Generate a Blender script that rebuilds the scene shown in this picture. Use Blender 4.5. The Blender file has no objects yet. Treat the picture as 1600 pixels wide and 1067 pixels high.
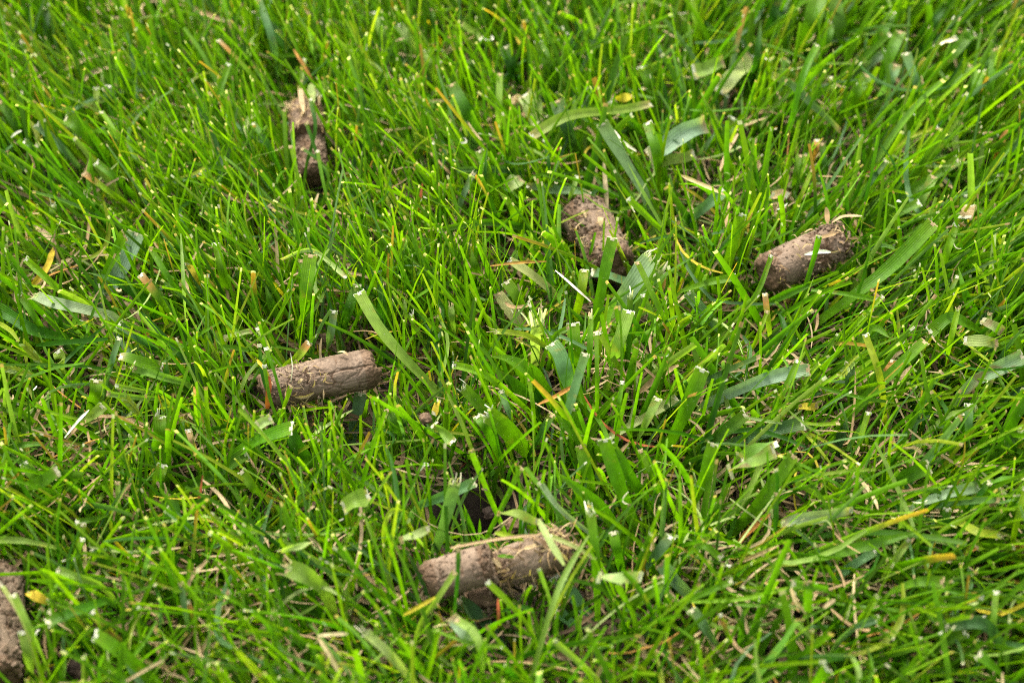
import bpy, math, random
import numpy as np
from mathutils import Vector, noise

random.seed(7)
rng = np.random.default_rng(7)
S = bpy.context.scene

# ------------------------------------------------------------------ camera
LENS = 80.0
FPX = LENS / 36.0 * 1600.0            # focal length in photo pixels
PITCH = math.radians(40.0)
DIST = 0.81
CAM = np.array([0.0, -DIST * math.cos(PITCH), DIST * math.sin(PITCH)])
cd = bpy.data.cameras.new('camera')
cam = bpy.data.objects.new('camera', cd)
S.collection.objects.link(cam)
cam.location = CAM
cam.rotation_euler = (math.radians(90) - PITCH, 0, 0)
cd.lens = LENS
cd.sensor_width = 36.0
cd.clip_start = 0.01
cd.clip_end = 500.0
cd.dof.use_dof = True
cd.dof.focus_distance = 0.762
cd.dof.aperture_fstop = 11.0
S.camera = cam

# ------------------------------------------------------------------ light
SUN_EL, SUN_ROT = math.radians(58), math.radians(-25)
w = bpy.data.worlds.new('World')
S.world = w
w.use_nodes = True
wn = w.node_tree.nodes
wl = w.node_tree.links
bg = wn['Background']
sky = wn.new('ShaderNodeTexSky')
sky.sky_type = 'NISHITA'
sky.sun_disc = False
sky.sun_elevation = SUN_EL
sky.sun_rotation = SUN_ROT
sky.dust_density = 3.0
hs = wn.new('ShaderNodeHueSaturation')     # thin overcast: a greyer sky
hs.inputs['Saturation'].default_value = 0.22
wl.new(sky.outputs[0], hs.inputs['Color'])
wl.new(hs.outputs[0], bg.inputs['Color'])
bg.inputs['Strength'].default_value = 0.15
sd = bpy.data.lights.new('sun', 'SUN')
sd.energy = 1.9
sd.angle = math.radians(22)
sd.color = (1.0, 0.945, 0.83)
sun = bpy.data.objects.new('sun', sd)
S.collection.objects.link(sun)
# direction towards the sun: rotation 0 = +Y, turning clockwise seen from above
tosun = Vector((math.sin(SUN_ROT) * math.cos(SUN_EL), math.cos(SUN_ROT) * math.cos(SUN_EL), math.sin(SUN_EL)))
sun.rotation_euler = tosun.to_track_quat('Z', 'Y').to_euler()
S.view_settings.view_transform = 'Standard'
S.view_settings.look = 'None'
S.view_settings.gamma = 1.0
S.view_settings.exposure = 2.0
S.view_settings.use_curve_mapping = False
try:
    S.cycles.use_denoising = False
    S.cycles.denoiser = 'OPENIMAGEDENOISE'
    S.cycles.filter_width = 1.0
    S.cycles.max_bounces = 10
    S.cycles.diffuse_bounces = 6
    S.cycles.transmission_bounces = 6
except Exception:
    pass

# ------------------------------------------------------------------ projection helpers
RIGHT = np.array([1.0, 0, 0])
FWD = np.array([0, math.cos(PITCH), -math.sin(PITCH)])
UPV = np.array([0, math.sin(PITCH), math.cos(PITCH)])


def at(u, v, h):
    """Point at height h (m) that the photo shows at pixel (u, v)."""
    d = FWD + RIGHT * ((u - 800.0) / FPX) - UPV * ((v - 533.5) / FPX)
    k = (h - CAM[2]) / d[2]
    return CAM + d * k


def proj(P):
    q = P - CAM
    z = q @ FWD
    return 800.0 + FPX * (q @ RIGHT) / z, 533.5 - FPX * (q @ UPV) / z, z


# ------------------------------------------------------------------ materials
def mat_new(name):
    m = bpy.data.materials.new(name)
    m.use_nodes = True
    nt = m.node_tree
    for n in list(nt.nodes):
        nt.nodes.remove(n)
    out = nt.nodes.new('ShaderNodeOutputMaterial')
    return m, nt, out


def leaf_material(name, veins, trans, rough, spec, blem):
    m, nt, out = mat_new(name)
    N, L = nt.nodes, nt.links
    at_ = N.new('ShaderNodeAttribute')
    at_.attribute_name = 'Col'
    uv = N.new('ShaderNodeAttribute')
    uv.attribute_name = 'blade_uv'
    sep = N.new('ShaderNodeSeparateXYZ')
    L.new(uv.outputs['Vector'], sep.inputs[0])
    # fine colour mottling along the blade
    tc = N.new('ShaderNodeTexCoord')
    nz = N.new('ShaderNodeTexNoise')
    nz.inputs['Scale'].default_value = 420
    nz.inputs['Detail'].default_value = 3
    L.new(tc.outputs['Object'], nz.inputs['Vector'])
    mr = N.new('ShaderNodeMapRange')
    mr.inputs['From Min'].default_value = 0.3
    mr.inputs['From Max'].default_value = 0.75
    mr.inputs['To Min'].default_value = 0.82
    mr.inputs['To Max'].default_value = 1.16
    L.new(nz.outputs['Fac'], mr.inputs['Value'])
    mul = N.new('ShaderNodeVectorMath')
    mul.operation = 'SCALE'
    L.new(at_.outputs['Color'], mul.inputs[0])
    L.new(mr.outputs[0], mul.inputs['Scale'])
    col = mul.outputs[0]
    if blem:
        # rusty blotches and yellowed stretches
        nb = N.new('ShaderNodeTexNoise')
        nb.inputs['Scale'].default_value = 170
        nb.inputs['Detail'].default_value = 4
        L.new(tc.outputs['Object'], nb.inputs['Vector'])
        rb = N.new('ShaderNodeMapRange')
        rb.inputs['From Min'].default_value = 0.64
        rb.inputs['From Max'].default_value = 0.74
        rb.inputs['To Max'].default_value = blem
        L.new(nb.outputs['Fac'], rb.inputs['Value'])
        mb = N.new('ShaderNodeMix')
        mb.data_type = 'RGBA'
        L.new(rb.outputs[0], mb.inputs[0])
        L.new(col, mb.inputs[6])
        mb.inputs[7].default_value = (0.23, 0.19, 0.03, 1)
        col = mb.outputs[2]
    pb = N.new('ShaderNodeBsdfPrincipled')
    pb.inputs['Roughness'].default_value = rough
    pb.inputs['Specular IOR Level'].default_value = spec
    if veins:
        # parallel veins: stripes across the blade
        sn = N.new('ShaderNodeMath')
        sn.operation = 'MULTIPLY'
        sn.inputs[1].default_value = 44.0
        L.new(sep.outputs['X'], sn.inputs[0])
        si = N.new('ShaderNodeMath')
        si.operation = 'SINE'
        L.new(sn.outputs[0], si.inputs[0])
        v2 = N.new('ShaderNodeMapRange')
        v2.inputs['From Min'].default_value = -1
        v2.inputs['From Max'].default_value = 1
        v2.inputs['To Min'].default_value = 0.955
        v2.inputs['To Max'].default_value = 1.045
        L.new(si.outputs[0], v2.inputs['Value'])
        mul2 = N.new('ShaderNodeVectorMath')
        mul2.operation = 'SCALE'
        L.new(col, mul2.inputs[0])
        L.new(v2.outputs[0], mul2.inputs['Scale'])
        # pale specks of dust and scuffs
        n2 = N.new('ShaderNodeTexNoise')
        n2.inputs['Scale'].default_value = 1500
        n2.inputs['Detail'].default_value = 1
        L.new(tc.outputs['Object'], n2.inputs['Vector'])
        r2 = N.new('ShaderNodeMapRange')
        r2.inputs['From Min'].default_value = 0.72
        r2.inputs['From Max'].default_value = 0.78
        r2.inputs['To Max'].default_value = 0.55
        L.new(n2.outputs['Fac'], r2.inputs['Value'])
        mx = N.new('ShaderNodeMix')
        mx.data_type = 'RGBA'
        L.new(r2.outputs[0], mx.inputs[0])
        L.new(mul2.outputs[0], mx.inputs[6])
        mx.inputs[7].default_value = (0.34, 0.38, 0.24, 1)
        col = mx.outputs[2]
        bp = N.new('ShaderNodeBump')
        bp.inputs['Strength'].default_value = 0.2
        bp.inputs['Distance'].default_value = 0.00025
        L.new(si.outputs[0], bp.inputs['Height'])
        L.new(bp.outputs[0], pb.inputs['Normal'])
    L.new(col, pb.inputs['Base Color'])
    tr = N.new('ShaderNodeBsdfTranslucent')
    tm = N.new('ShaderNodeVectorMath')
    tm.operation = 'MULTIPLY'
    tm.inputs[1].default_value = (1.62, 1.85, 0.45)
    L.new(col, tm.inputs[0])
    L.new(tm.outputs[0], tr.inputs['Color'])
    mix = N.new('ShaderNodeMixShader')
    mix.inputs[0].default_value = trans
    L.new(pb.outputs[0], mix.inputs[1])
    L.new(tr.outputs[0], mix.inputs[2])
    L.new(mix.outputs[0], out.inputs['Surface'])
    return m


M_BLADE = leaf_material('living_blade', True, 0.42, 0.42, 0.14, 0.5)
M_FINE = leaf_material('fine_blade', False, 0.46, 0.42, 0.10, 0.4)
M_DRY = leaf_material('dry_blade', True, 0.25, 0.7, 0.15, 0.0)


def soil_material(name, c0, c1, c2, bump):
    m, nt, out = mat_new(name)
    N, L = nt.nodes, nt.links
    tc = N.new('ShaderNodeTexCoord')
    n1 = N.new('ShaderNodeTexNoise')
    n1.inputs['Scale'].default_value = 130
    n1.inputs['Detail'].default_value = 6
    n1.inputs['Roughness'].default_value = 0.65
    L.new(tc.outputs['Object'], n1.inputs['Vector'])
    cr = N.new('ShaderNodeValToRGB')
    e = cr.color_ramp.elements
    e[0].position = 0.3
    e[0].color = (*c0, 1)
    e[1].position = 0.72
    e[1].color = (*c2, 1)
    k = e.new(0.5)
    k.color = (*c1, 1)
    L.new(n1.outputs['Fac'], cr.inputs[0])
    # grains: sparse pale and dark grit
    n2 = N.new('ShaderNodeTexNoise')
    n2.inputs['Scale'].default_value = 1300
    n2.inputs['Detail'].default_value = 3
    L.new(tc.outputs['Object'], n2.inputs['Vector'])
    mr = N.new('ShaderNodeMapRange')
    mr.inputs['From Min'].default_value = 0.25
    mr.inputs['From Max'].default_value = 0.75
    mr.inputs['To Min'].default_value = 0.7
    mr.inputs['To Max'].default_value = 1.3
    L.new(n2.outputs['Fac'], mr.inputs['Value'])
    mul = N.new('ShaderNodeVectorMath')
    mul.operation = 'SCALE'
    L.new(cr.outputs[0], mul.inputs[0])
    L.new(mr.outputs[0], mul.inputs['Scale'])
    at_ = N.new('ShaderNodeAttribute')
    at_.attribute_name = 'crumble_crack_shade'
    mx = N.new('ShaderNodeMix')
    mx.data_type = 'RGBA'
    L.new(at_.outputs['Fac'], mx.inputs[0])
    L.new(mul.outputs[0], mx.inputs[6])
    m3 = N.new('ShaderNodeVectorMath')
    m3.operation = 'MULTIPLY'
    m3.inputs[1].default_value = (0.66, 0.54, 0.42)
    L.new(mul.outputs[0], m3.inputs[0])
    L.new(m3.outputs[0], mx.inputs[7])
    pb = N.new('ShaderNodeBsdfPrincipled')
    pb.inputs['Roughness'].default_value = 0.8
    pb.inputs['Specular IOR Level'].default_value = 0.25
    L.new(mx.outputs[2], pb.inputs['Base Color'])
    bp = N.new('ShaderNodeBump')
    bp.inputs['Strength'].default_value = bump
    bp.inputs['Distance'].default_value = 0.0006
    L.new(n2.outputs['Fac'], bp.inputs['Height'])
    L.new(bp.outputs[0], pb.inputs['Normal'])
    L.new(pb.outputs[0], out.inputs['Surface'])
    return m


M_CLAY = soil_material('clay', (0.104, 0.069, 0.042), (0.158, 0.109, 0.071), (0.208, 0.149, 0.102), 0.55)
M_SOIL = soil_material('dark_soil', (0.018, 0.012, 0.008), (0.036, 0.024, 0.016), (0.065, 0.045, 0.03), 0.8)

PAL = {
    'green': (0.070, 0.175, 0.003), 'bright': (0.125, 0.245, 0.003), 'dark': (0.027, 0.095, 0.005),
    'mid': (0.045, 0.132, 0.005), 'blue': (0.088, 0.175, 0.062), 'bluedark': (0.045, 0.108, 0.032),
    'pale': (0.26, 0.33, 0.10), 'palegreen': (0.155, 0.25, 0.035), 'yellow': (0.42, 0.33, 0.025),
    'yellowgreen': (0.20, 0.26, 0.015), 'orange': (0.33, 0.165, 0.035), 'straw': (0.42, 0.31, 0.165),
    'snow': (0.85, 0.85, 0.80), 'tan': (0.34, 0.225, 0.11), 'white': (0.66, 0.64, 0.50), 'red': (0.27, 0.075, 0.022),
    'brown': (0.16, 0.10, 0.05), 'tip': (0.62, 0.57, 0.38), 'grey': (0.20, 0.29, 0.16),
}
PAL = {k: np.array(v) for k, v in PAL.items()}


# ------------------------------------------------------------------ mesh helpers
def mesh_from(name, V, F, mat, col=None, uv=None, smooth=True):
    me = bpy.data.meshes.new(name)
    V = np.asarray(V, dtype=np.float32)
    F = np.asarray(F, dtype=np.int32)
    k = F.shape[1]
    me.vertices.add(len(V))
    me.vertices.foreach_set('co', V.ravel())
    me.loops.add(F.size)
    me.loops.foreach_set('vertex_index', F.ravel())
    me.polygons.add(len(F))
    me.polygons.foreach_set('loop_start', np.arange(0, F.size, k, dtype=np.int32))
    me.polygons.foreach_set('loop_total', np.full(len(F), k, dtype=np.int32))
    me.update(calc_edges=True)
    me.polygons.foreach_set('use_smooth', np.full(len(F), smooth, dtype=bool))
    if col is not None:
        a = me.attributes.new('Col', 'FLOAT_COLOR', 'POINT')
        c4 = np.ones((len(V), 4), dtype=np.float32)
        c4[:, :3] = col
        a.data.foreach_set('color', c4.ravel())
    if uv is not None:
        a = me.attributes.new('blade_uv', 'FLOAT_VECTOR', 'POINT')
        u3 = np.zeros((len(V), 3), dtype=np.float32)
        u3[:, :2] = uv
        a.data.foreach_set('vector', u3.ravel())
    me.materials.append(mat)
    return me


def link(name, me, parent=None, loc=None, label=None, cat=None, group=None, kind=None):
    o = bpy.data.objects.new(name, me)
    S.collection.objects.link(o)
    if loc is not None:
        o.location = loc
    if parent is not None:
        o.parent = parent
    for key, v in (('label', label), ('category', cat), ('group', group), ('kind', kind)):
        if v:
            o[key] = v
    return o


def nrm(a):
    return a / np.maximum(np.linalg.norm(a, axis=-1, keepdims=True), 1e-12)


def ribbons(P, W, NR, C, cross=3, cup=0.22, twist=None):
    """P (n,s,3) centre lines, W (n,s) widths, NR (n,3) or (n,s,3) face normals, C (n,s,3) colours."""
    n, s, _ = P.shape
    T = np.empty_like(P)
    T[:, 1:-1] = P[:, 2:] - P[:, :-2]
    T[:, 0] = P[:, 1] - P[:, 0]
    T[:, -1] = P[:, -1] - P[:, -2]
    T = nrm(T)
    if NR.ndim == 2:
        NR = np.repeat(NR[:, None, :], s, 1)
    side = nrm(np.cross(T, NR))
    nor = nrm(np.cross(side, T))
    if twist is not None:
        ca, sa = np.cos(twist)[..., None], np.sin(twist)[..., None]
        side, nor = side * ca + nor * sa, nor * ca - side * sa
    xs = np.linspace(-1, 1, cross)
    V = np.empty((n, s, cross, 3))
    for i, x in enumerate(xs):
        V[:, :, i] = P + side * (x * 0.5 * W)[..., None] + nor * (cup * (abs(x) ** 1.35) * 0.5 * W)[..., None]
    col = np.repeat(C[:, :, None, :], cross, 2).copy()
    col[:, :, cross // 2] *= 0.93
    uv = np.empty((n, s, cross, 2))
    uv[..., 0] = xs * 0.5 + 0.5
    uv[..., 1] = np.linspace(0, 1, s)[None, :, None]
    base = (np.arange(n) * s * cross)[:, None, None]
    a = (np.arange(s - 1) * cross)[None, :, None] + np.arange(cross - 1)[None, None, :] + base
    F = np.stack([a, a + 1, a + cross + 1, a + cross], -1).reshape(-1, 4)
    return V.reshape(-1, 3), F, col.reshape(-1, 3), uv.reshape(-1, 2)


def resample(pts, m):
    """Catmull-Rom through pts, m samples evenly spaced by length."""
    pts = [np.asarray(p, float) for p in pts]
    if len(pts) == 2:
        pts = [pts[0], (pts[0] + pts[1]) / 2, pts[1]]
    q = [2 * pts[0] - pts[1]] + pts + [2 * pts[-1] - pts[-2]]
    out = []
    for i in range(1, len(q) - 2):
        for t in np.linspace(0, 1, 12, endpoint=False):
            a, b, c, d = q[i - 1], q[i], q[i + 1], q[i + 2]
            out.append(0.5 * (2 * b + (c - a) * t + (2 * a - 5 * b + 4 * c - d) * t * t + (3 * b - a - 3 * c + d) * t ** 3))
    out.append(q[-2])
    out = np.array(out)
    L = np.r_[0, np.cumsum(np.linalg.norm(np.diff(out, axis=0), axis=1))]
    tt = np.linspace(0, L[-1], m)
    return np.stack([np.interp(tt, L, out[:, k]) for k in range(3)], 1), L[-1]


# screen-cell depth map: what must stay visible, and how near it is
CELL = 4.0
GW, GH = 400, 268
ZB = np.full((GH, GW), 1e9)       # distance to the traced blades
ZL = np.zeros((GH, GW))           # share of blades allowed to cross a core
ZP = np.full((GH, GW), 1e9)       # distance to the soil cores


def stamp(Z, pts, rad_px, share=0.0):
    u, v, z = proj(pts)
    for a, b, c in zip(u, v, z):
        r = int(max(0, rad_px / CELL))
        i, j = int(b / CELL), int(a / CELL)
        i0, i1, j0, j1 = max(0, i - r), min(GH, i + r + 1), max(0, j - r), min(GW, j + r + 1)
        if i0 < i1 and j0 < j1:
            if share:
                ZL[i0:i1, j0:j1] = share
            Z[i0:i1, j0:j1] = np.minimum(Z[i0:i1, j0:j1], c)

# ------------------------------------------------------------------ ground
HOLE = at(742, 822, 0.0)


def ground():
    def axis(lo, hi, step, far):
        mid = np.arange(lo, hi + step / 2, step)
        out, d, x = [], step, hi
        while x < far:
            d *= 1.5
            x += d
            out.append(x)
        neg, d, x = [], step, lo
        while x > -far:
            d *= 1.5
            x -= d
            neg.append(x)
        return np.r_[neg[::-1], mid, out]
    X = axis(-0.26, 0.26, 0.004, 120)
    Y = axis(-0.21, 0.30, 0.004, 120)
    V = np.zeros((len(Y), len(X), 3))
    V[..., 0] = X[None, :]
    V[..., 1] = Y[:, None]
    for i in range(len(Y)):
        for j in range(len(X)):
            x, y = X[j], Y[i]
            if abs(x) < 0.5 and abs(y) < 0.5:
                z = 0.004 * noise.noise(Vector((x * 22, y * 22, 0))) + 0.0022 * noise.noise(Vector((x * 90, y * 90, 3)))
                r = math.hypot(x - HOLE[0], (y - HOLE[1]) * 0.9)
                if r < 0.022:
                    t = min(1, max(0, (0.0135 - r) / 0.005))
                    z -= 0.055 * t * t * (3 - 2 * t)
                V[i, j, 2] = z
    nx = len(X)
    a = (np.arange(len(Y) - 1) * nx)[:, None] + np.arange(nx - 1)[None, :]
    F = np.stack([a, a + 1, a + nx + 1, a + nx], -1).reshape(-1, 4)
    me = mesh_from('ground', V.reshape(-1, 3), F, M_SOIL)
    # keep the mouth of the hole open to view
    for dv in (-14, -4, 8):
        stamp(ZP, at(746, 808 + dv, 0.0)[None, :], 13)
    link('ground', me, kind='structure', label='dark bare soil under the lawn')


ground()


# ------------------------------------------------------------------ soil cores
def core_mesh(A, B, R, seed, crumb=0.35, crack=0.5, taper=(1, 1), waist=0.0, stria=0.5, origin=None, bend=0.0, lump=1.0, grooves=(), splits=(), seen=True, share=0.0):
    """Rough clay plug from A to B: smeared flanks, cracks, broken ends."""
    A, B = np.asarray(A), np.asarray(B)
    Ln = np.linalg.norm(B - A)
    ax = (B - A) / Ln
    s1 = nrm(np.cross(ax, [0, 0, 1.0]))
    s2 = np.cross(s1, ax)
    nu = 150
    nv = int(Ln / 0.00038)
    cap = 12
    mid = (A + B) / 2
    tc = CAM - mid
    tc = nrm(tc - ax * (tc @ ax))
    a0 = math.atan2(tc @ s2, tc @ s1)
    sg = 1 if np.cross(ax, tc) @ (s1 * -math.sin(a0) + s2 * math.cos(a0)) > 0 else -1
    rows = []
    so = Vector((seed * 13.7, seed * 5.1, seed * 2.3))
    for k in range(-cap, nv + cap + 1):
        if k < 0:
            f = (k + cap) / cap                  # 0..1 from centre to rim
            rows.append((0.0, f, -1))
        elif k > nv:
            f = 1 - (k - nv) / cap
            rows.append((1.0, f, 1))
        else:
            rows.append((k / nv, 1.0, 0))
    V = np.zeros((len(rows), nu, 3))
    CR = np.zeros((len(rows), nu))
    for i, (t, f, end) in enumerate(rows):
        r0 = R * (taper[0] + (taper[1] - taper[0]) * t)
        r0 *= 1 - waist * math.exp(-((t - 0.5) / 0.16) ** 2)
        edge = min(t, 1 - t) * Ln
        round_ = 1 - 0.10 * max(0, 1 - edge / 0.0014) ** 2
        for j in range(nu):
            a = 2 * math.pi * j / nu
            ca, sa = math.cos(a), math.sin(a)
            d = s1 * ca + s2 * sa
            q = Vector(A + ax * (t * Ln) + d * r0) * 1.0
            p = q + so
            big = (noise.noise(p * 70) * 0.10 + noise.noise(p * 150) * 0.05) * lump
            m = noise.noise(p * 120 + Vector((9, 4, 1)))
            loose = min(1, max(0, (m + crumb - 0.25) * 3.0))
            if end or edge < 0.003:
                loose = max(loose, 0.9 - 0.25 * edge / 0.003)
            gr = (abs(noise.noise(p * 380)) * 0.11 + abs(noise.noise(p * 800)) * 0.075 + noise.noise(p * 1500) * 0.045) * loose
            gr -= 0.06 * loose
            gr += noise.noise(p * 1500) * 0.012
            # tine smear along the plug
            st = noise.noise(Vector((a * 5.0, t * 1.3, seed))) * 0.03 + noise.noise(Vector((a * 17, t * 1.1, seed + 4))) * 0.016
            st *= stria * (1 - loose)
            # drying cracks
            wp = p + Vector((noise.noise(p * 200), noise.noise(p * 200 + Vector((3, 1, 7))), 0)) * 0.0035
            al = wp.dot(Vector(ax))
            wp = wp - Vector(ax) * (al * 0.12)
            vd = noise.voronoi(wp * 150)[0]
            e1 = vd[1] - vd[0]
            ck = 0.0
            if noise.noise(p * 95 + Vector((2, 8, 5))) > -0.02:
                ck = -0.17 * crack * max(0, 1 - e1 / 0.09)
            dang = sg * ((a - a0 + math.pi) % (2 * math.pi) - math.pi)
            for g, t0, t1, dp in grooves:
                if t0 < t < t1:
                    q1 = abs(dang - g - 0.05 * noise.noise(Vector((t * 9, g, seed))))
                    ck -= dp * max(0, 1 - q1 / 0.055)
            for tt, b0, b1, dp in splits:
                if b0 < dang < b1:
                    q1 = abs(t - tt - 0.03 * noise.noise(Vector((dang * 5, tt * 9, seed)))) * Ln
                    ck -= dp * max(0, 1 - q1 / 0.0006)
            v2 = noise.voronoi(wp * 330)[0]
            ck -= 0.05 * crack * max(0, 1 - (v2[1] - v2[0]) / 0.1) * (0.3 + loose)
            if not end:
                r = r0 * round_ * (1 + big + gr + st + ck)
                V[i, j] = A + ax * (t * Ln) + d * r
            else:
                rr = r0 * 0.96 * f
                pc = Vector(A + ax * (t * Ln) + d * rr) + so
                o = (noise.noise(pc * 160) * 0.0022 + abs(noise.noise(pc * 420)) * 0.0013 + noise.noise(pc * 1000) * 0.0005)
                o += 0.0007 * (1 - f * f)
                o *= (1 - f ** 6) + 0.12
                rim = r0 * 0.955 * (1 + big + gr + ck) if f > 0.99 else rr * (1 + big)
                V[i, j] = A + ax * (t * Ln) + ax * (end * o) + d * rim
            V[i, j, 2] += bend * math.sin(math.pi * t)
            CR[i, j] = min(1, loose * 0.9 + (0.8 if ck < -0.05 else 0))  # loose soil is darker; shade inside the cracks is painted in as well
    if origin is not None:
        V -= np.asarray(origin)
    nr = len(rows)
    a = (np.arange(nr - 1) * nu)[:, None] + np.arange(nu)[None, :]
    b = (np.arange(nr - 1) * nu)[:, None] + ((np.arange(nu) + 1) % nu)[None, :]
    F = np.stack([a, b, b + nu, a + nu], -1).reshape(-1, 4)
    me = mesh_from('clay', V.reshape(-1, 3), F, M_CLAY)
    at_ = me.attributes.new('crumble_crack_shade', 'FLOAT', 'POINT')
    at_.data.foreach_set('value', CR.ravel().astype(np.float32))
    # what the camera must see of it
    for t in np.linspace(0.0, 1.0, 40) if seen else ():
        c = A + ax * (t * Ln)
        toc = nrm(CAM - c)
        rr = R * (taper[0] + (taper[1] - taper[0]) * t)
        stamp(ZP, (c + toc * rr)[None, :], rr / (np.linalg.norm(CAM - c)) * FPX * 0.92, share)
    return me


def lump_mesh(c, r, seed, squash=0.7, mat=None):
    """Irregular crumb."""
    nu, nv = 28, 18
    V = np.zeros((nv, nu, 3))
    so = Vector((seed * 3.3, seed * 7.7, 1.1))
    for i in range(nv):
        th = math.pi * i / (nv - 1)
        for j in range(nu):
            a = 2 * math.pi * j / nu
            d = Vector((math.sin(th) * math.cos(a), math.sin(th) * math.sin(a), math.cos(th)))
            k = 1 + 0.35 * noise.noise(d * 1.6 + so) + 0.22 * noise.noise(d * 3.7 + so) + 0.14 * abs(noise.noise(d * 9 + so))
            V[i, j] = np.array(d) * r * k * np.array([1, 1, squash])
    a = (np.arange(nv - 1) * nu)[:, None] + np.arange(nu)[None, :]
    b = (np.arange(nv - 1) * nu)[:, None] + ((np.arange(nu) + 1) % nu)[None, :]
    F = np.stack([a, b, b + nu, a + nu], -1).reshape(-1, 4)
    me = mesh_from('crumb', V.reshape(-1, 3), F, mat or M_CLAY)
    at_ = me.attributes.new('crumble_crack_shade', 'FLOAT', 'POINT')
    at_.data.foreach_set('value', np.full(len(V.reshape(-1, 3)), 0.7, dtype=np.float32))
    stamp(ZP, (np.asarray(c) + nrm(CAM - c) * r)[None, :], r / np.linalg.norm(CAM - c) * FPX * 0.7)
    return me


def surf(A, B, R, t, ang, lift=0.0):
    """Point on a core's flank: ang 0 faces the camera side-up, in radians round the axis."""
    A, B = np.asarray(A), np.asarray(B)
    ax = nrm(B - A)
    c = A + (B - A) * t
    toc = CAM - c
    toc = nrm(toc - ax * (toc @ ax))
    s = np.cross(ax, toc)
    return c + (toc * math.cos(ang) + s * math.sin(ang)) * (R + lift), toc * math.cos(ang) + s * math.sin(ang)


def strip(pts, width, kind, normal, origin=None, m=9, taper=True, mat=None, jitter=0.0):
    P, L = resample(pts, m)
    t = np.linspace(0, 1, m)
    W = np.full(m, width)
    if taper:
        W = width * np.minimum(1, 0.35 + 2.6 * np.minimum(t, 1 - t))
    c = PAL[kind] * (1 + 0.12 * np.sin(t * 9 + width * 9000))[:, None]
    if origin is not None:
        P = P - np.asarray(origin)
    V, F, C, U = ribbons(P[None], W[None], np.asarray(normal, float)[None], c[None], cross=3, cup=0.35)
    return V, F, C, U


def join(parts):
    Vs, Fs, Cs, Us, n = [], [], [], [], 0
    for V, F, C, U in parts:
        Vs.append(V)
        Fs.append(F + n)
        Cs.append(C)
        Us.append(U)
        n += len(V)
    return np.concatenate(Vs), np.concatenate(Fs), np.concatenate(Cs), np.concatenate(Us)


def fibres(A, B, R, n, seed, origin, trange=(0.02, 0.98), spread=1.25, size=(0.002, 0.007), ends=False):
    """Small root hairs and straw crumbs stuck to a core: too many to pick apart."""
    r = random.Random(seed)
    parts = []
    for _ in range(n):
        t = r.uniform(*trange)
        if ends and r.random() < 0.5:
            t = r.choice((r.uniform(-0.02, 0.12), r.uniform(0.86, 1.02)))
        a = r.uniform(-spread, spread)
        l = r.uniform(*size)
        p0, n0 = surf(A, B, R, t, a, 0.0004)
        dirv = nrm(np.array([r.gauss(0, 1), r.gauss(0, 1), r.gauss(0, 1)]))
        dirv = nrm(dirv - n0 * (dirv @ n0) * 0.8)
        p1 = p0 + dirv * l * 0.5 + n0 * r.uniform(0.0002, 0.0012)
        p2 = p0 + dirv * l + n0 * r.uniform(-0.0003, 0.0012) + nrm(np.cross(n0, dirv)) * r.uniform(-0.3, 0.3) * l
        parts.append(strip([p0 - n0 * 0.0004, p1, p2], r.uniform(0.00018, 0.0006), r.choice(['straw', 'tan', 'tan', 'brown', 'straw']), n0, origin, m=6))
    V, F, C, U = join(parts)
    return mesh_from('root_hairs', V, F, M_DRY, C, U)


def grains(A, B, R, n, seed, origin, trange=(0, 1), spread=1.4, size=(0.0003, 0.0012), bias=None):
    """Loose crumbs of soil clinging to a core."""
    r = random.Random(seed)
    ico = np.array([(0, 0, -1), (.72, -.53, -.45), (-.28, -.85, -.45), (-.89, 0, -.45), (-.28, .85, -.45), (.72, .53, -.45),
                    (.28, -.85, .45), (-.72, -.53, .45), (-.72, .53, .45), (.28, .85, .45), (.89, 0, .45), (0, 0, 1)])
    IF = np.array([(0, 1, 2), (1, 0, 5), (0, 2, 3), (0, 3, 4), (0, 4, 5), (1, 5, 10), (2, 1, 6), (3, 2, 7), (4, 3, 8), (5, 4, 9),
                   (1, 10, 6), (2, 6, 7), (3, 7, 8), (4, 8, 9), (5, 9, 10), (6, 10, 11), (7, 6, 11), (8, 7, 11), (9, 8, 11), (10, 9, 11)])
    Vs, Fs = [], []
    for k in range(n):
        t = r.uniform(*trange)
        if bias is not None and r.random() < 0.6:
            t = min(1.03, max(-0.03, r.gauss(bias, 0.1)))
        p, n0 = surf(A, B, R, t, r.uniform(-spread, spread), -0.0001)
        s = r.uniform(*size) * r.uniform(0.5, 1.1)
        j = 1 + 0.35 * np.array([[r.uniform(-1, 1)] for _ in range(12)])
        Vs.append(ico * s * j * np.array([r.uniform(.6, 1.2), r.uniform(.6, 1.2), r.uniform(.6, 1.1)]) + p - origin)
        Fs.append(IF + 12 * k)
    me = mesh_from('crumbs', np.concatenate(Vs), np.concatenate(Fs), M_CLAY, smooth=False)
    a = me.attributes.new('crumble_crack_shade', 'FLOAT', 'POINT')
    a.data.foreach_set('value', np.full(12 * n, 0.2, dtype=np.float32))
    return me


def bit(root, A, B, R, spec, name, label=None, kind='straw', width=0.0008, lift=0.0006, mat=None):
    """One recognisable straw or root lying on a core; spec = [(t, ang, lift)...]."""
    pts, ns = [], []
    for t, a, l in spec:
        p, n = surf(A, B, R, t, a, lift + l)
        pts.append(p)
        ns.append(n)
    V, F, C, U = strip(pts, width, kind, np.mean(ns, 0), np.array(root.location), m=11)
    return link(name, mesh_from(name, V, F, mat or M_DRY, C, U), root, label=label)


def core_root(c, label):
    o = link('soil_core', None, loc=c, label=label, cat='soil core', group='soil cores pulled from the lawn')
    return o


GR = 'soil cores pulled from the lawn'
cm = 0.01
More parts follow.
